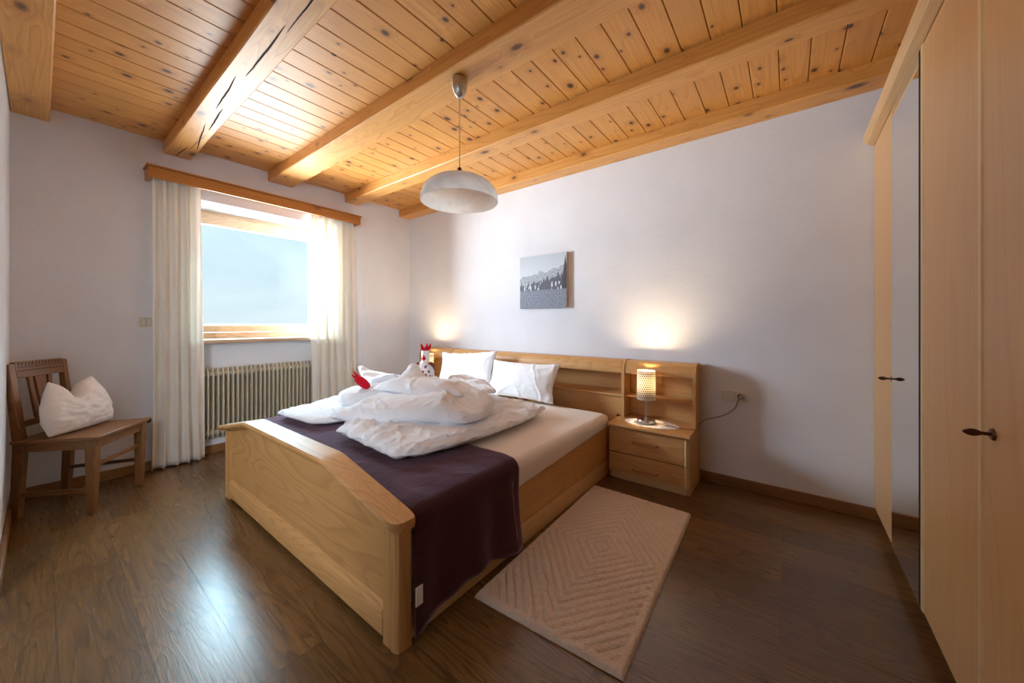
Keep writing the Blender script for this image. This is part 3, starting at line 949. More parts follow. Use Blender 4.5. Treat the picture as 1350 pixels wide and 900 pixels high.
def puff(bm, poly, zbot, ctop, edge=4.0, keep=(), nt=180, nr=34, wr=0.010, wdir=(1.0, 0.0), wsc=(3.0, 16.0), seed=0.0, it=2, center=None, edge_lift=0.35):
    """closed cushion over a footprint: zbot(x,y) underside, ctop control points (x,y,z) for the crown"""
    P = resample(smooth_poly(poly, it, keep), nt)
    c = Vector(center) if center else sum(P, Vector((0, 0))) / len(P)
    zb = zbot if callable(zbot) else (lambda x, y: zbot)
    d1 = Vector(wdir).normalized(); d2 = Vector((-d1.y, d1.x))
    top, bot = [], []
    def wrk(x, y, z):
        a = x * d1.x + y * d1.y; b = x * d2.x + y * d2.y
        v = noise.noise((a * wsc[0], b * wsc[1] + z * 8, seed))
        v2 = noise.noise((a * wsc[0] * 3.1, b * wsc[1] * 2.3, seed + 9))
        rdg = 1 - abs(noise.noise((a * wsc[0] * 0.8 + 3, b * wsc[1] * 0.6, seed + 4))) * 2.2
        return wr * (0.55 * v + 0.25 * v2 + 0.5 * rdg)
    for i in range(nr + 1):
        r = 1 - (1 - i / nr) ** 1.8
        rt, rb = [], []
        for k in range(nt):
            q = c + (P[k] - c) * r
            jig = 1 + 0.010 * noise.noise((q.x * 9, q.y * 9, seed)) * r
            q = c + (q - c) * jig
            s = max(0.0, 1 - r ** edge) ** 0.5
            zt = idw(ctop, q.x, q.y); zz = zb(q.x, q.y)
            H = max(0.01, zt - zz)
            zm = zz + H * edge_lift
            w = wrk(q.x, q.y, zt) * min(1, 0.45 + s)
            rt.append((q.x, q.y, zm + (zz + H - zm) * s + w * (0.35 + 0.65 * s)))
            rb.append((q.x, q.y, zm + (zz - zm) * s + (w * 0.35 if s < 0.3 else 0)))
        top.append(rt); bot.append(rb)
    ct = bm.verts.new((c.x, c.y, top[0][0][2])); cb = bm.verts.new((c.x, c.y, bot[0][0][2]))
    T = [None] + [[bm.verts.new(q) for q in r] for r in top[1:]]
    B = [None] + [[bm.verts.new(q) for q in r] for r in bot[1:-1]] + [T[-1]]
    for k in range(nt):
        k2 = (k + 1) % nt
        bm.faces.new([ct, T[1][k], T[1][k2]]); bm.faces.new([cb, B[1][k2], B[1][k]])
        for i in range(1, nr):
            bm.faces.new([T[i][k], T[i + 1][k], T[i + 1][k2], T[i][k2]])
            f = [B[i][k2], B[i + 1][k2], B[i + 1][k], B[i][k]]
            bm.faces.new(f)

def vnoise(p, sc, seed):
    return Vector((noise.noise(p * sc + Vector((seed, 0, 3.1))), noise.noise(p * sc + Vector((7.7, seed, 0))), noise.noise(p * sc + Vector((0, 5.3, seed)))))
def crumple(bm, amp, seed, stretch=(6, 6, 6), start=0, fine=0.35, sharp=3.0, under=False):
    """push the skin in and out along sharp ridges and soft hollows, as stiff cotton folds do"""
    bm.normal_update()
    vs = list(bm.verts)[start:]
    st = Vector(stretch); out = []
    for v in vs:
        p = v.co.copy()
        q = p + 0.09 * vnoise(p, 3.2, seed) + 0.03 * vnoise(p, 9.0, seed + 2)
        a = Vector((q.x * st.x, q.y * st.y, q.z * st.z))
        r1 = (1 - min(1.0, abs(noise.noise(a + Vector((seed, 0, 0)))) * 2.3)) ** sharp
        r2 = (1 - min(1.0, abs(noise.noise(a * 2.3 + Vector((0, seed, 4)))) * 2.3)) ** sharp
        soft = noise.noise(p * 4.0 + Vector((seed, 2, 0)))
        mask = 0.5 + 0.5 * min(1.0, max(-1.0, 2.2 * noise.noise(p * 2.6 + Vector((4, seed, 1)))))
        k_ = (amp * ((r1 - 0.25) * (0.35 + 0.65 * mask) + fine * (r2 - 0.25) + 0.5 * soft))
        if under and v.normal.z < -0.1: k_ = -abs(k_) * 0.4
        out.append(v.normal * k_)
    for v, d in zip(vs, out):
        v.co += d
DZ = 0.470
bm = new()      # right duvet: flat part, folded roll, top flap
puff(bm, [(1.76, -1.865), (2.10, -1.885), (2.43, -1.905), (2.515, -1.77), (2.55, -1.40), (2.535, -0.94), (2.465, -0.66), (2.10, -0.62), (1.80, -0.70), (1.74, -1.3)], DZ + 0.006,
     [(1.85, -1.75, .575), (2.15, -1.75, .560), (2.42, -1.8, .545), (2.45, -1.4, .545), (2.45, -0.9, .525), (2.1, -0.75, .53), (1.9, -1.2, .6)], edge=12, keep=(2, 6), wr=0.004, nt=240, nr=50, seed=1.0, edge_lift=0.45)
crumple(bm, 0.022, 1.0, (9.0, 3.2, 9.0), fine=0.5, under=True)
n0 = len(bm.verts)
puff(bm, [(1.64, -1.80), (1.76, -1.87), (1.98, -1.77), (2.22, -1.600), (2.44, -1.45), (2.475, -1.29), (2.30, -1.02), (2.0, -0.92), (1.75, -1.0), (1.615, -1.35)], 0.535,
     [(1.70, -1.72, .61), (1.85, -1.65, .66), (2.0, -1.58, .675), (2.2, -1.43, .695), (2.38, -1.35, .635), (2.2, -1.1, .69), (1.8, -1.2, .72)], edge=6, keep=(4,), wr=0.004, nt=240, nr=50, seed=2.0)
crumple(bm, 0.017, 2.0, (3.4, 6.0, 7.0), n0, fine=0.45, under=True)
n0 = len(bm.verts)
puff(bm, [(1.57, -1.50), (1.76, -1.52), (2.08, -1.46), (2.27, -1.32), (2.20, -1.10), (1.9, -1.0), (1.62, -1.05), (1.555, -1.25)], 0.655,
     [(1.56, -1.42, .69), (1.70, -1.36, .735), (1.80, -1.31, .835), (1.88, -1.22, .735), (1.96, -1.36, .755), (2.1, -1.32, .75), (2.2, -1.2, .705), (1.9, -1.1, .70), (1.6, -1.15, .69), (1.72, -1.2, .72)], edge=4, keep=(3,), wr=0.004, nt=240, nr=50, seed=3.0, edge_lift=0.25)
crumple(bm, 0.014, 3.0, (4.0, 5.0, 6.0), n0, under=True)
n0 = len(bm.verts)
puff(bm, [(1.72, -0.94), (2.13, -0.985), (2.20, -0.90), (2.0, -0.74), (1.72, -0.68), (1.60, -0.80)], 0.60,
     [(1.66, -0.85, .71), (1.9, -0.88, .68), (2.1, -0.90, .665)], edge=4, keep=(2,), wr=0.003, nt=200, nr=40, seed=8.0)
crumple(bm, 0.012, 8.0, (3, 7, 6), n0, under=True)
tag(link('duvet', bm, M['duvet'], smooth=180), 'rumpled white duvet heaped on the near half of the bed', 'duvet', 'white duvets on the bed')
bm = new()      # left duvet
puff(bm, [(1.04, -1.80), (1.09, -1.90), (1.40, -1.885), (1.57, -1.87), (1.66, -1.6), (1.60, -0.9), (1.5, -0.66), (1.1, -0.7), (1.0, -1.2)], DZ + 0.006,
     [(1.15, -1.8, .53), (1.5, -1.75, .54), (1.65, -1.5, .56), (1.2, -1.2, .56), (1.4, -0.9, .56)], edge=12, keep=(1,), wr=0.004, nt=220, nr=46, seed=5.0, edge_lift=0.45)
crumple(bm, 0.014, 5.0, (3.5, 7.5, 8.0), under=True)
n0 = len(bm.verts)
puff(bm, [(1.08, -1.44), (1.40, -1.66), (1.56, -1.60), (1.555, -1.15), (1.45, -0.78), (1.15, -0.75), (0.96, -1.05)], 0.53,
     [(1.15, -1.3, .60), (1.5, -1.45, .67), (1.58, -1.2, .70), (1.4, -0.95, .66), (1.1, -1.0, .61)], edge=6, wr=0.004, nt=220, nr=46, seed=6.0)
crumple(bm, 0.018, 6.0, (4.5, 4.5, 7.0), n0, under=True)
n0 = len(bm.verts)
puff(bm, [(0.93, -1.22), (1.12, -1.30), (1.42, -1.40), (1.485, -1.2), (1.30, -1.06), (1.08, -1.12)], 0.62,
     [(0.96, -1.22, .76), (1.06, -1.21, .715), (1.2, -1.22, .68), (1.32, -1.24, .68), (1.48, -1.27, .74)], edge=3, keep=(0,), wr=0.003, nt=200, nr=40, seed=7.0, center=(1.22, -1.2), edge_lift=0.88)
crumple(bm, 0.010, 7.0, (5, 5, 6), n0, under=True)
tag(link('duvet', bm, M['duvet'], smooth=180), 'crumpled white duvet on the far half of the bed by the radiator', 'duvet', 'white duvets on the bed')

# ------------------------------------------------------------------ pillows
def pillow_mesh(w, h, t, seed, pinch=0.10, wr=0.006, ears=0.0, notch=0.0, crump=0.0):
    """pillow standing in local xz, thickness along y; origin at bottom centre"""
    bm = new(); nu, nv = 84, 56
    def side(s):
        def fn(u, v):
            a, b = u * 2 - 1, v * 2 - 1
            e = max(0.0, (1 - a * a)) ** 0.42 * max(0.0, (1 - b * b)) ** 0.42
            px = a * w / 2 * (1 - pinch * (1 - b * b) * abs(a))
            pz = (b * h / 2) * (1 - pinch * (1 - a * a) * abs(b))
            if notch and b > -0.2:
                pz -= notch * math.exp(-((a + 0.16) / 0.36) ** 2) * max(0, (b + 0.2) / 1.2) ** 1.2
            if notch: px *= 1 - 0.34 * max(0, (b + 0.3) / 1.3) ** 1.5
            if ears:
                pz += ears * abs(a) ** 3 * max(0, b) ** 3
            y = s * t / 2 * e
            wv = noise.noise((a * 3 + seed, b * 3, seed)) * 0.6 + noise.noise((a * 2 + b * 6, b * 2 - a * 5, seed + 3)) * 0.5
            y += s * wr * wv * min(1, e * 2.5)
            if notch and b > -0.4:
                y *= 1 - 0.35 * math.exp(-((a + 0.16) / 0.3) ** 2) * max(0, b)
            return (px, y, pz + h / 2)
        return fn
    for s in (1, -1):
        grid(bm, nu, nv, side(s))
    bmesh.ops.remove_doubles(bm, verts=bm.verts, dist=1e-4)
    if crump:
        bmesh.ops.recalc_face_normals(bm, faces=bm.faces)
        crumple(bm, crump, seed, (5, 5, 2.5), 0, 0.3, 3.5)
    return bm

def place(o, M4):
    o.matrix_world = M4
def rotm(rx, ry, rz):
    from mathutils import Euler
    return Euler((rx, ry, rz), 'XYZ').to_matrix().to_4x4()

pb = link('pillow', pillow_mesh(0.70, 0.335, 0.15, 1.0, crump=0.008), M['pillow'], smooth=180)
place(pb, Matrix.Translation((2.025, -0.415, 0.470)) @ rotm(math.radians(-24), 0, math.radians(3)))
tag(pb, 'white pillow propped on the headboard nearer the lit nightstand', 'pillow', 'white pillows against the headboard')
pa = link('pillow', pillow_mesh(0.78, 0.37, 0.14, 8.0, crump=0.015), M['pillow'], smooth=180)
place(pa, Matrix.Translation((1.315, -0.360, 0.472)) @ rotm(math.radians(-15), math.radians(-3.5), math.radians(-2)))
tag(pa, 'white pillow partly hidden behind the rumpled duvets', 'pillow', 'white pillows against the headboard')

# ------------------------------------------------------------------ fabric birds
def toy_bird(loc, rz, label):
    e = empty('fabric_bird', loc, rz); tag(e, label, 'toy')
    bm = new(); lathe(bm, [(0, 0), (0.06, 0.0), (0.072, 0.015), (0.072, 0.06), (0.062, 0.105), (0.038, 0.135), (0, 0.138)], seg=28); link('body', bm, M['toy_print'], e)
    bm = new(); lathe(bm, [(0, 0.130), (0.032, 0.131), (0.031, 0.15), (0.033, 0.20), (0.031, 0.225), (0.018, 0.238), (0, 0.24)], seg=24); link('neck', bm, M['toy_white'], e)
    bm = new()          # red crown-like comb
    N = 40
    lathe(bm, [(0, 0.226), (0.034, 0.228), (0.038, 0.245), (0, 0.247)], seg=24)
    for k in range(5):
        a = 2 * PI * k / 5 + 0.3
        d = Vector((math.cos(a), math.sin(a), 0))
        tube(bm, [d * 0.026 + Vector((0, 0, 0.238)), d * 0.036 + Vector((0, 0, 0.262)), d * 0.043 + Vector((0, 0, 0.283))], [0.015, 0.010, 0.0025], 10)
    c = link('comb', bm, M['red'], e); c['label'] = 'red crown-shaped comb'
    bm = new()          # red diamond beak
    A = [bm.verts.new(q) for q in ((-0.005, -0.033, 0.195), (-0.024, -0.034, 0.160), (0.016, -0.034, 0.160), (-0.004, -0.052, 0.155), (-0.005, -0.036, 0.143))]
    for f in ((0, 1, 3), (0, 3, 2), (1, 4, 3), (3, 4, 2), (0, 2, 4, 1)): bm.faces.new([A[i] for i in f])
    b = link('beak', bm, M['red'], e, smooth=20); b['label'] = 'red pointed beak'
    for s in (-1, 1):
        bm = new(); tube(bm, [(s * 0.045, -0.02, 0.125), (s * 0.070, -0.03, 0.112), (s * 0.085, -0.035, 0.085)], [0.012, 0.016, 0.006], 10); w = link('wing', bm, M['toy_brown'], e); w['label'] = 'brown wing'
    return e
toy_bird((1.50, -0.965, 0.668), math.radians(35), 'white fabric bird with red crown comb standing on the duvets')
t2 = empty('fabric_toy', (1.47, -1.50, 0.694)); tag(t2, 'red pointed fabric toy tucked into the far duvet', 'toy')
bm = new()
ax = Vector((0.75, 0.30, -0.50)).normalized()
ln = lambda k: ax * k + Vector((0, 0, 0.006))
tube(bm, [ln(-0.055), ln(-0.05), ln(-0.025), ln(0.01), ln(0.045), ln(0.062), ln(0.066)], [0.010, 0.024, 0.031, 0.031, 0.026, 0.016, 0.004], 18)
link('body', bm, M['red'], t2)
for sd, up in ((-0.9, 0.25), (0.0, 0.9), (0.9, 0.55)):
    bm = new()
    side = Vector((-0.45, 0.9, 0)) * 0.018 * sd + Vector((0, 0, 0.026 * up))
    tube(bm, [ln(-0.040) + side * 0.7, ln(-0.066) + side * 1.0, ln(-0.090) + side * 1.25], [0.012, 0.008, 0.0018], 10)
    link('point', bm, M['red'], t2)

# ------------------------------------------------------------------ nightstands with shelf tops
def nightstand(loc, label):
    e = empty('nightstand', loc); tag(e, label, 'nightstand', 'oak nightstands beside the bed')
    W = 0.52
    def part(name, bm, m, parent=None, **kw): return link(name, bm, m, parent or e, **kw)
    # lower chest, local x 0..W, y 0 (wall) .. -0.40
    bm = new(); prism(bm, [(-0.026, 0.0), (-0.026, 0.372), (-0.340, 0.372), (-0.340, 0.0)], 'x', W - 0.020, W - 0.001); part('side_panel', bm, M['oak_z'], bevel=0.002)
    bm = new(); prism(bm, [(-0.026, 0.0), (-0.026, 0.372), (-0.340, 0.372), (-0.340, 0.0)], 'x', -0.021, -0.002); part('side_panel', bm, M['oak_z'], bevel=0.002)
    bm = new(); box(bm, (-0.001, -0.345, 0.0), (W - 0.021, -0.325, 0.052)); part('plinth', bm, M['oak_pale'], bevel=0.002)
    # rounded corner strips at the front
    for x0, x1 in ((W - 0.034, W - 0.001), ):
        for za, zb in ((0.054, 0.192), (0.196, 0.368)):
            bm = new(); prism(bm, [(x0, -0.342), (x0, -0.362), (x0 + 0.014, -0.368), (x0 + 0.026, -0.362), (x1, -0.350), (x1, -0.342)], 'z', za, zb); part('corner_strip', bm, M['oak_pale'], smooth=40)
    bm = new(); box(bm, (-0.001, -0.045, 0.05), (W - 0.021, -0.026, 0.37)); part('back_panel', bm, M['oak_x'])
    # top: rounded front nose
    bm = new()
    nose = [(-0.026, 0.373), (-0.026, 0.400)] + [(-0.372 - 0.0135 * math.sin(a), 0.3865 + 0.0135 * math.cos(a)) for a in [PI * k / 8 for k in range(9)]]
    prism(bm, nose, 'x', -0.0215, W + 0.004); part('top', bm, M['oak_x'], smooth=40)
    for za, zb in ((0.056, 0.190), (0.196, 0.368)):
        bm = new(); box(bm, (-0.019, -0.362, za), (W - 0.036, -0.343, zb)); d = part('drawer', bm, M['oak_x'], bevel=0.002)
        bm = new(); box(bm, (0.0, -0.340, za + 0.006), (W - 0.04, -0.06, zb - 0.03)); 
        part('drawer_box', bm, M['oak_x'], d)
        bm = new(); zc = zb - 0.082 + (0.0 if zb > .3 else -0.01)
        pts = [(0.160, -0.362, zc), (0.163, -0.380, zc), (0.190, -0.392, zc), (0.240, -0.395, zc), (0.290, -0.392, zc), (0.317, -0.380, zc), (0.320, -0.362, zc)]
        tube(bm, pts, [0.006, 0.0075, 0.006, 0.006, 0.006, 0.0075, 0.006], 10)
        h = part('handle', bm, M['oak_handle'], d)
    # upper shelf unit
    curve = [(-0.020, 0.401), (-0.172, 0.401), (-0.172, 0.740)] + [(-0.172 + 0.065 * (1 - math.cos(a)), 0.740 + 0.095 * math.sin(a)) for a in [PI / 2 * k / 8 for k in range(1, 9)]] + [(-0.020, 0.835)]
    for xx in (0.002, W - 0.022):
        bm = new(); prism(bm, curve, 'x', xx, xx + 0.022); part('shelf_side', bm, M['oak_z'], smooth=30)
    bm = new(); box(bm, (0.025, -0.034, 0.401), (W - 0.023, -0.020, 0.815)); part('shelf_back', bm, M['oak_x'])
    bm = hpanel(0.025, W - 0.023); part('fascia', bm, M['oak_x'], smooth=40)
    bm = new(); box(bm, (0.025, -0.114, 0.818), (W - 0.023, -0.020, 0.832)); part('shelf_top', bm, M['oak_x'], bevel=0.002)
    bm = new(); prism(bm, [(-0.035, 0.572), (-0.035, 0.556), (-0.148, 0.556), (-0.156, 0.560), (-0.156, 0.568), (-0.148, 0.572)], 'x', 0.025, W - 0.023); part('shelf', bm, M['oak_x'], smooth=40)
    return e
ns = nightstand((2.842, 0, 0), 'oak nightstand with two drawers and lit lamp, beside the socket panel')
n2 = copy_tree(ns); n2.location = (0.938, 0, 0); n2.scale = (-1, 1, 1)
n2['label'] = 'oak nightstand half hidden behind the duvets, in the corner'

# doily, lamps
def doily(loc, label):
    bm = new(); N = 144
    c0 = bm.verts.new((0, 0, 0.0025)); R1 = []; R2 = []; R3 = []; R0 = []
    for k in range(N):
        a = 2 * PI * k / N
        sc = 1 + 0.055 * abs(math.sin(a * 11))
        d = (math.cos(a) * 0.178, math.sin(a) * 0.108)
        R0.append(bm.verts.new((d[0] * 0.5, d[1] * 0.5, 0.0025)))
        R1.append(bm.verts.new((d[0] * 0.92, d[1] * 0.92, 0.0025 + 0.0006 * math.sin(a * 22))))
        R2.append(bm.verts.new((d[0] * sc, d[1] * sc, 0.0022))); R3.append(bm.verts.new((d[0] * sc, d[1] * sc, 0.0004)))
    for k in range(N):
        j = (k + 1) % N
        bm.faces.new([c0, R0[k], R0[j]])
        for A, B in ((R0, R1), (R1, R2), (R2, R3)): bm.faces.new([A[k], B[k], B[j], A[j]])
    bm.faces.new(R3[::-1])
    o = link('doily', bm, M['doily'], smooth=50); o.location = loc
    return tag(o, label, 'doily')
doily((3.085, -0.232, 0.4005), 'white scalloped crochet doily under the lamp by the socket')

def lamp(loc, label, cord=None, power=20.0):
    e = empty('table_lamp', loc); tag(e, label, 'lamp', 'white table lamps beside the bed')
    bm = new(); lathe(bm, [(0, 0), (0.060, 0), (0.062, 0.003), (0.062, 0.024), (0.060, 0.027), (0.016, 0.029), (0.010, 0.036), (0, 0.036)], seg=40); link('base', bm, M['chrome'], e)
    bm = new(); tube(bm, [(0, 0, 0.034), (0, 0, 0.190)], 0.0065, 14); link('stem', bm, M['chrome'], e)
    bm = new()
    zs = [0.168, 0.172, 0.372, 0.376]
    lathe(bm, [(0.0625, 0.168), (0.0625, 0.376)], seg=64, uv=[0.0, 1.0])
    s = link('shade', bm, M['shade'], e, smooth=180)
    sm = s.modifiers.new('thick', 'SOLIDIFY'); sm.thickness = 0.0012
    bm = new(); lathe(bm, [(0.0066, 0.186), (0.046, 0.190), (0.048, 0.195), (0.016, 0.200), (0.014, 0.235), (0, 0.236)], seg=24); link('bulb_holder', bm, M['white'], s)  # holder disc widened, unseen inside the shade, to keep bulb light off the doily
    if cord:
        bm = new(); tube(bm, cord, 0.0028, 8); link('cord', bm, M['cord'], e)
        q = Vector(cord[-1]); bm = new(); tube(bm, [q + Vector((0, 0.018, 0)), q + Vector((0, -0.012, 0.0)), q + Vector((0, -0.022, -0.004))], [0.017, 0.016, 0.010], 16); link('plug', bm, M['grey_plug'], e)
    L = bpy.data.lights.new('bulb', 'POINT'); L.energy = power; L.color = (1.0, 0.73, 0.44); L.shadow_soft_size = 0.035
    lo = bpy.data.objects.new('bulb', L); COL.objects.link(lo); lo.parent = e; lo.location = (0, 0, 0.312)
    return e
LX, LY, LZ = 3.052, -0.240, 0.4035
def cpath(pts):
    out = []
    n = len(pts)
    P_ = [Vector(p) - Vector((LX, LY, LZ)) for p in pts]
    for i in range(n - 1):
        p0, p1, p2, p3 = P_[max(i - 1, 0)], P_[i], P_[i + 1], P_[min(i + 2, n - 1)]
        for k in range(6):
            t = k / 6
            out.append(0.5 * ((2 * p1) + (-p0 + p2) * t + (2 * p0 - 5 * p1 + 4 * p2 - p3) * t * t + (-p0 + 3 * p1 - 3 * p2 + p3) * t ** 3))
    out.append(P_[-1]); return out
cord = cpath([(3.115, -0.245, 0.412), (3.20, -0.243, 0.409), (3.28, -0.250, 0.406), (3.355, -0.225, 0.406), (3.382, -0.195, 0.412), (3.380, -0.10, 0.425), (3.40, -0.014, 0.437), (3.45, -0.010, 0.455), (3.52, -0.010, 0.490), (3.575, -0.014, 0.545), (3.596, -0.030, 0.612), (3.613, -0.0345, 0.6215)])
lamp((LX, LY, LZ), 'lit table lamp with punched white shade on the doily by the socket', cord)
lamp((0.66, -0.245, 0.4010), 'lit table lamp glowing behind the fabric bird in the corner', None)

# ------------------------------------------------------------------ bedside rug
e = (0.62, 1.20)
cor = [Vector((2.847, -1.81)), Vector((3.456, -1.78)), Vector((3.415, -0.592)), Vector((2.808, -0.585))]
bm = new(); NU, NV = 150, 290
def rugf(u, v):
    p_ = (cor[0] * (1 - u) + cor[1] * u) * (1 - v) + (cor[3] * (1 - u) + cor[2] * u) * v
    edge = min(u * e[0], (1 - u) * e[0], v * e[1], (1 - v) * e[1])
    z = 0.020 * min(1.0, edge / 0.010) ** 0.5
    if edge > 0.03:
        a = abs(u - 0.5) * e[0]; b = abs(v - 0.49) * e[1]
        d = (a * 1.0 + b * 0.82 + 0.006 * noise.noise((p_.x * 14, p_.y * 14, 0))) / 0.0445
        fr = d - math.floor(d)
        gap = min(fr, 1 - fr)
        gate = 1.0 if noise.noise((p_.x * 9, p_.y * 9, 8)) > -0.55 else 0.3
        z -= 0.012 * math.exp(-(gap / 0.13) ** 2) * gate
    z += 0.0045 * noise.noise((p_.x * 95, p_.y * 95, 0)) + 0.0025 * noise.noise((p_.x * 210, p_.y * 210, 3))
    w = 0.004 * noise.noise((u * 12, v * 22, 5)) if edge < 0.004 else 0
    return (p_.x + w, p_.y + w, max(0.002, z))
V = grid(bm, NU, NV, rugf)
und = [[V[0][j] for j in range(NV + 1)], [V[NU][j] for j in range(NV + 1)], [V[i][0] for i in range(NU + 1)], [V[i][NV] for i in range(NU + 1)]]
c4 = [bm.verts.new((q.x, q.y, 0.0008)) for q in cor]
bm.faces.new(c4[::-1])
tag(link('bedside_rug', bm, M['rug'], smooth=180), 'cream tufted rug with carved diamond lines beside the bed', 'rug')

# ------------------------------------------------------------------ pendant
pe = empty('pendant_lamp', (2.45, -1.505, BZ)); tag(pe, 'alabaster glass pendant lamp hanging from the third beam', 'lamp')
bm = new(); lathe(bm, [(0, -0.002), (0.043, -0.002), (0.045, -0.012), (0.040, -0.055), (0.026, -0.088), (0.012, -0.104), (0, -0.106)], seg=32); link('ceiling_rose', bm, M['chrome'], pe)
bm = new(); tube(bm, [(0, 0, -0.10), (0, 0, -0.505)], 0.0028, 8); link('cord', bm, M['cord_pale'], pe)
bm = new(); lathe(bm, [(0, -0.480), (0.010, -0.482), (0.012, -0.505), (0.040, -0.515), (0.050, -0.532), (0.050, -0.538), (0, -0.540)], seg=32); link('shade_cap', bm, M['bronze'], pe)
bm = new()
outp = [(0.046, -0.533)] + [(0.046 + (0.208 - 0.046) * math.sin(PI / 2 * t) ** 0.95, -0.533 - 0.128 * (1 - math.cos(PI / 2 * t) ** 0.9)) for t in [k / 18 for k in range(1, 19)]]
inp = [(r - 0.006, z + (-0.004 if i < 12 else 0.0)) for i, (r, z) in enumerate(outp)][::-1]
lathe(bm, outp + [(0.207, -0.667), (0.204, -0.668)] + inp, seg=72)
link('glass_shade', bm, M['alabaster'], pe, smooth=60)
bm = new(); lathe(bm, [(0, -0.545), (0.018, -0.545), (0.018, -0.59), (0.014, -0.60), (0, -0.60)], seg=20); link('bulb_holder', bm, M['white'], pe)

# ------------------------------------------------------------------ picture
pic = empty('canvas_picture', (1.782, -0.004, 1.258)); tag(pic, 'black and white mountain pasture photo on canvas above the headboard', 'picture')
bm = new(); box(bm, (0, -0.030, 0), (0.512, -0.001, 0.496)); link('stretcher', bm, M['canvas_edge'], pic, smooth=0)
bm = new(); box(bm, (0, -0.0325, 0), (0.512, -0.0302, 0.496)); link('print', bm, M['photo'], pic, smooth=0)

# ------------------------------------------------------------------ wardrobe
wd = empty('wardrobe', (4.55, -0.98, 0)); tag(wd, 'tall oak wardrobe with mirror door along the right-hand wall', 'wardrobe')
wo = Vector(wd.location)
def wpt(name, bm, m, parent=None, **kw):
    for v in bm.verts: v.co -= wo
    return link(name, bm, m, parent or wd, **kw)
XF = 4.25; WE = -1.96; DT, DB = 2.13, 0.078
bm = new()
box(bm, (XF + 0.025, WE, 0.07), (RX - 0.003, WE + 0.02, DT)); box(bm, (XF + 0.025, -0.022, 0.07), (RX - 0.003, -0.003, DT))
box(bm, (XF + 0.025, WE, DT), (RX - 0.003, -0.003, DT + 0.02)); box(bm, (RX - 0.012, WE, 0.07), (RX - 0.003, -0.003, DT)); box(bm, (XF + 0.025, WE, 0.06), (RX - 0.003, -0.003, 0.078))
box(bm, (XF + 0.025, -0.945, 0.078), (RX - 0.013, -0.925, DT))
wpt('carcass', bm, M['robe_z'], smooth=0)
bm = new(); box(bm, (XF + 0.045, WE + 0.01, 0.0), (XF + 0.06, -0.02, 0.06)); box(bm, (XF + 0.06, WE + 0.01, 0.0), (RX - 0.02, WE + 0.03, 0.06)); wpt('plinth', bm, M['robe_z'], smooth=0)
def door(name, ya, yb, mat, edges=True):
    bm = new(); box(bm, (XF, ya, DB), (XF + 0.022, yb, DT - 0.004)); return wpt(name, bm, mat, bevel=0.002)
d1 = door('door', -0.466, -0.006, M['robe_z'])
dm = door('mirror_door', -0.914, -0.470, M['robe_z']); dm['label'] = 'mirrored door'
bm = new(); box(bm, (XF - 0.004, -0.912, DB + 0.002), (XF - 0.0005, -0.470, DT - 0.006)); wpt('mirror', bm, M['mirror'], dm, smooth=0)
bm = new(); box(bm, (XF - 0.0015, -0.9255, DB), (XF + 0.020, -0.9145, DT - 0.004)); wpt('dark_gap', bm, M['dark'], smooth=0)
d3 = door('door', -1.427, -0.960, M['robe_z'])
d4 = door('door', -1.955, -1.460, M['robe_z'])
for a, b, dd in ((-0.959, -0.926, d3), (-1.459, -1.429, d4)):
    bm = new(); prism(bm, [(XF + 0.022, a), (XF + 0.004, a), (XF - 0.003, a + 0.006), (XF - 0.003, b - 0.006), (XF + 0.004, b), (XF + 0.022, b)], 'z', DB, DT - 0.004)
    s = wpt('edge_strip', bm, M['robe_pale'], dd, smooth=40)
def key(yc, zc, dd):
    bm = new()
    # escutcheon ring, stem, flat oval bow
    tube(bm, [(XF - 0.001, yc, zc), (XF - 0.005, yc, zc)], [0.015, 0.012], 20)
    tube(bm, [(XF - 0.003, yc, zc), (XF - 0.020, yc, zc)], 0.0042, 12)
    N = 10
    rings = []
    for i in range(N + 1):
        t = i / N; xx = XF - 0.018 - 0.030 * t; hh = 0.009 * math.sin(PI * (0.10 + 0.85 * t)) ** 0.8; ww = 0.0045
        rings.append([bm.verts.new((xx, yc + ww * math.cos(a), zc + hh * math.sin(a))) for a in [2 * PI * k / 14 for k in range(14)]])
    for i in range(N):
        for k in range(14): bm.faces.new([rings[i][k], rings[i][(k + 1) % 14], rings[i + 1][(k + 1) % 14], rings[i + 1][k]])
    bm.faces.new(rings[0]); bm.faces.new(rings[-1][::-1])
    h = wpt('key_handle', bm, M['bronze'], dd); h['label'] = 'bronze key handle'
key(-0.459, 0.858, d1); key(-1.515, 0.856, d4)
bm = new()
prism(bm, [(XF + 0.024, DT + 0.001), (XF - 0.002, DT - 0.002), (XF - 0.016, DT + 0.004), (XF - 0.030, DT + 0.012), (XF - 0.042, DT + 0.030), (XF - 0.046, DT + 0.052), (XF - 0.040, DT + 0.066), (XF - 0.025, DT + 0.072), (XF + 0.024, DT + 0.072)], 'y', WE - 0.02, -0.004)
wpt('crown_moulding', bm, M['robe_crown'], smooth=25)
bm = new(); box(bm, (XF + 0.025, WE, DT + 0.021), (RX - 0.003, -0.004, DT + 0.071)); wpt('top_board', bm, M['robe_crown'], smooth=0)

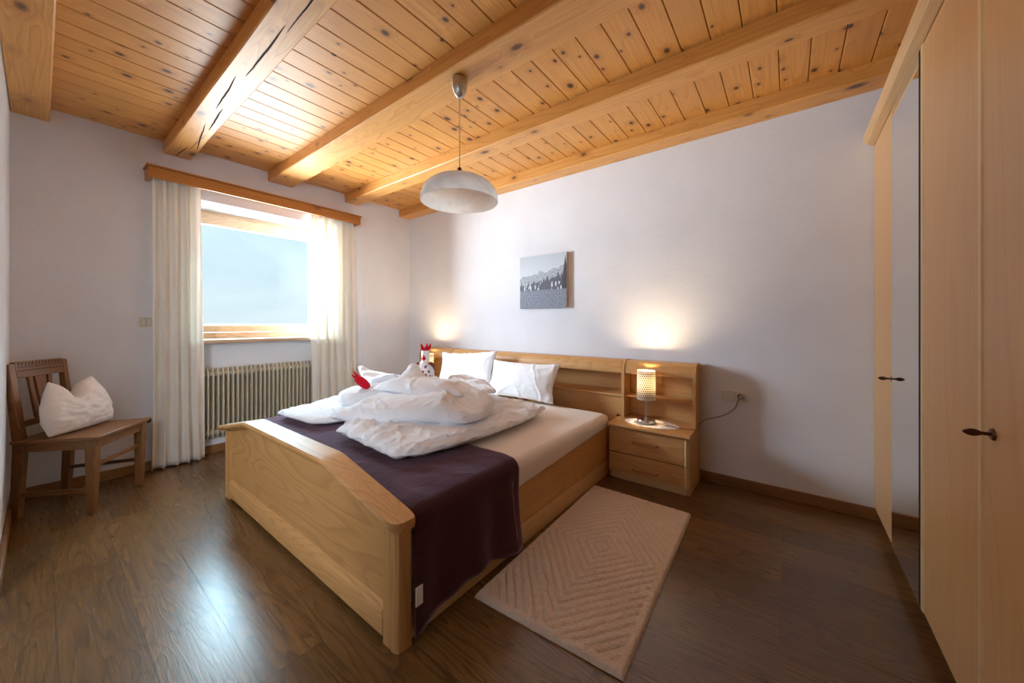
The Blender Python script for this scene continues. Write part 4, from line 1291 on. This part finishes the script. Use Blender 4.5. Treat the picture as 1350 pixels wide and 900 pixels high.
# ------------------------------------------------------------------ chair and cushion
ch = empty('farmhouse_chair', (0.449, -2.574, 0), math.radians(143.9)); tag(ch, 'carved brown wooden farmhouse chair in the corner by the curtain', 'chair')
def cp(name, bm, m, parent=None, **kw): return link(name, bm, M[m], parent or ch, **kw)
SZ = 0.452
bm = new()
prism(bm, [(-0.225, -0.03), (0.235, -0.03), (0.205, 0.375), (-0.195, 0.375)], 'z', SZ - 0.020, SZ); cp('seat', bm, 'chair_x', bevel=0.004)
def cleg(name, p, q, a, b):
    bm = new()
    hexa(bm, [(p[0] + s * a / 2, p[1] + t * a / 2, p[2]) for s, t in ((-1, -1), (1, -1), (1, 1), (-1, 1))], [(q[0] + s * b / 2, q[1] + t * b / 2, q[2]) for s, t in ((-1, -1), (1, -1), (1, 1), (-1, 1))])
    return cp(name, bm, 'chair_z', bevel=0.003)
cleg('leg', (-0.198, 0.008, 0), (-0.198, 0.006, SZ - 0.021), 0.032, 0.050)
cleg('leg', (0.198, 0.008, 0), (0.202, 0.006, SZ - 0.021), 0.032, 0.050)
for s in (-1, 1):      # rear posts: leg below, raked back post above
    bm = new()
    x = 0.158 * s
    def sq(cx, cy, z, a, b): return [(cx - a / 2, cy - b / 2, z), (cx + a / 2, cy - b / 2, z), (cx + a / 2, cy + b / 2, z), (cx - a / 2, cy + b / 2, z)]
    hexa(bm, sq(x, 0.372, 0, 0.036, 0.036), sq(x, 0.352, SZ - 0.021, 0.042, 0.046)); 
    cp('leg', bm, 'chair_z', bevel=0.003)
    bm = new()
    hexa(bm, sq(x * 1.03, 0.352, SZ - 0.02, 0.040, 0.044), sq(x * 1.06, 0.398, 0.885, 0.034, 0.026))
    cp('back_post', bm, 'chair_z', bevel=0.004)
# aprons
bm = new(); box(bm, (-0.172, -0.012, SZ - 0.075), (0.176, 0.006, SZ - 0.021)); cp('front_apron', bm, 'chair_x', bevel=0.002)
for s in (-1, 1):
    bm = new(); bar(bm, (0.198 * s, 0.032, SZ - 0.048), (0.160 * s, 0.328, SZ - 0.048), 0.018, 0.052); cp('side_apron', bm, 'chair_y', bevel=0.002)
bm = new(); bar(bm, (-0.180, 0.010, 0.275), (0.182, 0.010, 0.275), 0.016, 0.024); cp('front_stretcher', bm, 'chair_x', bevel=0.002)
bm = new(); bar(bm, (-0.195, 0.028, 0.135), (-0.160, 0.350, 0.135), 0.018, 0.026); cp('side_stretcher', bm, 'chair_y', bevel=0.002)
bm = new(); bar(bm, (0.195, 0.028, 0.175), (0.160, 0.350, 0.175), 0.016, 0.020); o = cp('side_stretcher', bm, 'chair_dark', bevel=0.002)
def yb(z): return 0.352 + (z - SZ) / (0.885 - SZ) * 0.046
bm = new()
hexa(bm, [(-0.150, yb(.80) - .013, .80), (0.150, yb(.80) - .013, .80), (0.150, yb(.80) + .011, .80), (-0.150, yb(.80) + .011, .80)],
     [(-0.150, yb(.893) - .013, .893), (0.150, yb(.893) - .013, .893), (0.150, yb(.893) + .011, .893), (-0.150, yb(.893) + .011, .893)])
tr = cp('top_rail', bm, 'chair_x', bevel=0.004)
bm = new()      # two carved flutes along the top rail
for z in (0.842, 0.862):
    bar(bm, (-0.138, yb(z) - .0135, z), (0.138, yb(z) - .0135, z), 0.003, 0.007)
o = link('carved_flutes', bm, M['chair_dark'], tr)
bm = new()
for i in range(14):
    x = -0.135 + i * 0.0208
    bar(bm, (x, yb(.876) - .0135, .871), (x + 0.008, yb(.876) - .0135, .886), 0.003, 0.005, up=(1, 0, 0))
o = link('carved_notches', bm, M['chair_dark'], tr)
bm = new()
z = 0.535; hexa(bm, [(-0.15, yb(z) - .010, z - .018), (0.15, yb(z) - .010, z - .018), (0.15, yb(z) + .010, z - .018), (-0.15, yb(z) + .010, z - .018)],
     [(-0.15, yb(z) - .008, z + .018), (0.15, yb(z) - .008, z + .018), (0.15, yb(z) + .010, z + .018), (-0.15, yb(z) + .010, z + .018)])
cp('lower_rail', bm, 'chair_x', bevel=0.003)
for xa, xb, wa, wb in ((-0.048, -0.062, 0.022, 0.026), (0.048, 0.062, 0.022, 0.026), (0.0, 0.0, 0.028, 0.072)):
    bm = new(); za, zb = 0.553, 0.802
    hexa(bm, [(xa - wa / 2, yb(za) - .007, za), (xa + wa / 2, yb(za) - .007, za), (xa + wa / 2, yb(za) + .007, za), (xa - wa / 2, yb(za) + .007, za)],
         [(xb - wb / 2, yb(zb) - .007, zb), (xb + wb / 2, yb(zb) - .007, zb), (xb + wb / 2, yb(zb) + .007, zb), (xb - wb / 2, yb(zb) + .007, zb)])
    cp('back_slat' if wb < .05 else 'back_splat', bm, 'chair_z', bevel=0.002)
cu = link('cushion', pillow_mesh(0.41, 0.29, 0.15, 3.0, pinch=-0.03, wr=0.010, ears=0.03, notch=0.095), M['cushion'], smooth=180)
place(cu, Matrix.Translation((0.449, -2.574, 0)) @ Matrix.Rotation(math.radians(143.9), 4, 'Z') @ Matrix.Translation((0.015, 0.190, SZ + 0.008)) @ rotm(math.radians(-12), math.radians(0), math.radians(-5)))
tag(cu, 'white linen cushion with dented top resting on the farmhouse chair', 'cushion')

# ------------------------------------------------------------------ light
w = bpy.data.worlds.new('sky'); scene.world = w; w.use_nodes = True
t = w.node_tree; t.nodes.clear()
out = t.nodes.new('ShaderNodeOutputWorld'); bg = t.nodes.new('ShaderNodeBackground')
tc = t.nodes.new('ShaderNodeTexCoord'); sx = t.nodes.new('ShaderNodeSeparateXYZ')
t.links.new(tc.outputs['Generated'], sx.inputs[0])
def wm(op, a, b=None, c=None, clamp=False):
    nd = t.nodes.new('ShaderNodeMath'); nd.operation = op; nd.use_clamp = clamp
    for i, v in enumerate((a, b, c)):
        if v is None: continue
        if isinstance(v, (int, float)): nd.inputs[i].default_value = v
        else: t.links.new(v, nd.inputs[i])
    return nd.outputs[0]
def wmix(kind, fac, a, b):
    nd = t.nodes.new('ShaderNodeMix'); nd.data_type = 'RGBA'; nd.blend_type = kind
    for v, k in ((fac, 0), (a, 6), (b, 7)):
        if isinstance(v, (int, float, tuple)): nd.inputs[k].default_value = v
        else: t.links.new(v, nd.inputs[k])
    return nd.outputs[2]
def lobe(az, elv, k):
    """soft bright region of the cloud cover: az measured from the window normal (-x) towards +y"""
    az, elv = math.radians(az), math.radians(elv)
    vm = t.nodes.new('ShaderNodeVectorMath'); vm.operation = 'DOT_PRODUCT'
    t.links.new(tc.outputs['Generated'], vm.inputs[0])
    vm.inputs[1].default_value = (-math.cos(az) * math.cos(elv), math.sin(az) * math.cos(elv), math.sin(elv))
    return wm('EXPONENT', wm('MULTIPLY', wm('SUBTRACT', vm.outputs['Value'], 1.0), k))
rp = t.nodes.new('ShaderNodeValToRGB'); el = rp.color_ramp.elements
mr = t.nodes.new('ShaderNodeMapRange'); mr.inputs['From Min'].default_value = -0.3; mr.inputs['From Max'].default_value = 0.9
t.links.new(sx.outputs[2], mr.inputs['Value'])
def pos(z): return (z + 0.3) / 1.2
stops = [(-0.3, (0.45, 0.46, 0.45)), (-0.03, (0.6, 0.62, 0.62)), (0.0, (0.62, 0.735, 0.80)), (0.22, (0.52, 0.70, 0.80)), (0.27, (0.7, 0.85, 0.95)), (0.9, (0.85, 0.93, 1.0))]
while len(el) < len(stops): el.new(0.5)
for e_, (z, c) in zip(el, stops):
    e_.position = max(0, min(1, pos(z))); e_.color = (*c, 1)
t.links.new(mr.outputs[0], rp.inputs[0])
nz = t.nodes.new('ShaderNodeTexNoise'); nz.inputs['Scale'].default_value = 3.2; nz.inputs['Detail'].default_value = 5; nz.inputs['Distortion'].default_value = 0.6
mp = t.nodes.new('ShaderNodeMapping'); mp.inputs['Scale'].default_value = (1, 1, 2.2); mp.inputs['Location'].default_value = (0.3, 0.4, 0)
t.links.new(tc.outputs['Generated'], mp.inputs[0]); t.links.new(mp.outputs[0], nz.inputs['Vector'])
cr = t.nodes.new('ShaderNodeValToRGB'); cr.color_ramp.elements[0].position = 0.40; cr.color_ramp.elements[1].position = 0.66
cr.color_ramp.elements[0].color = (1, 1, 1, 1); cr.color_ramp.elements[1].color = (1.24, 1.18, 1.15, 1)
t.links.new(nz.outputs[0], cr.inputs[0])
base = wmix('MULTIPLY', 1.0, rp.outputs[0], cr.outputs[0])
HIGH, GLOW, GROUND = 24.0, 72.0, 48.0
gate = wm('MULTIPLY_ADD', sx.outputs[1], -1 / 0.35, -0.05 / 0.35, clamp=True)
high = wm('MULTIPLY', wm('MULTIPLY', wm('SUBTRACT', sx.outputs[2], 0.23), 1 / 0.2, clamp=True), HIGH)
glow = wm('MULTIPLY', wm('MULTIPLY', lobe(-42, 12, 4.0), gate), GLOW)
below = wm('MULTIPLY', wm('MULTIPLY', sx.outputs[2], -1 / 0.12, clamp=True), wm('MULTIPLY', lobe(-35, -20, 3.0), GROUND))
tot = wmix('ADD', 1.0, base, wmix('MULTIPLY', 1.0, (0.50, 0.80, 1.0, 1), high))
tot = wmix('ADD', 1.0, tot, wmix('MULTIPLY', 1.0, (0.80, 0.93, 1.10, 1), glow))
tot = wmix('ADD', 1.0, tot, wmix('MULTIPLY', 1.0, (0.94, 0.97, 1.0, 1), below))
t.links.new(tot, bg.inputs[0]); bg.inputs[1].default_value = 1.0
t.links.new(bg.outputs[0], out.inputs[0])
# added fill light in the made-up hall, shining through the doorway
hl = bpy.data.lights.new('fill_light', 'AREA'); hl.shape = 'RECTANGLE'; hl.size = 0.9; hl.size_y = 0.9; hl.energy = 44; hl.color = (0.86, 0.93, 1.0)
ho = bpy.data.objects.new('fill_light', hl); COL.objects.link(ho); ho.location = (DX1 + 0.45, RY - 1.15, 1.65)
ho.rotation_euler = Vector((-1.0, 0.55, 0.02)).to_track_quat('-Z', 'Z').to_euler()
# sampling portal in the window opening
pl = bpy.data.lights.new('window_portal', 'AREA'); pl.shape = 'RECTANGLE'; pl.size = 1.05; pl.size_y = 1.1
pl.cycles.is_portal = True
po_ = bpy.data.objects.new('window_portal', pl); COL.objects.link(po_)
po_.location = (-0.43, (NY0 + NY1) / 2, 1.55); po_.rotation_euler = (0, math.radians(-90), 0)

# ------------------------------------------------------------------ camera
cam = bpy.data.cameras.new('camera'); co = bpy.data.objects.new('camera', cam); COL.objects.link(co)
cam.sensor_width = 36; cam.lens = 476.8 / 1350 * 36
yaw = 0.65329
co.location = (3.865, -2.887, 1.12)
co.rotation_euler = (PI / 2, 0, yaw)
cam.shift_y = -24.5 / 1350; cam.clip_start = 0.02
scene.camera = co
scene.view_settings.view_transform = 'Standard'; scene.view_settings.look = 'None'
scene.view_settings.gamma = 1.0; scene.view_settings.use_curve_mapping = False
scene.view_settings.exposure = 0.32
cy = scene.cycles
cy.use_denoising = True
try: cy.denoiser = 'OPENIMAGEDENOISE'
except Exception: pass
cy.max_bounces = 14; cy.diffuse_bounces = 9; cy.glossy_bounces = 5; cy.transmission_bounces = 8; cy.transparent_max_bounces = 12
cy.sample_clamp_indirect = 8.0; cy.caustics_reflective = False; cy.caustics_refractive = False
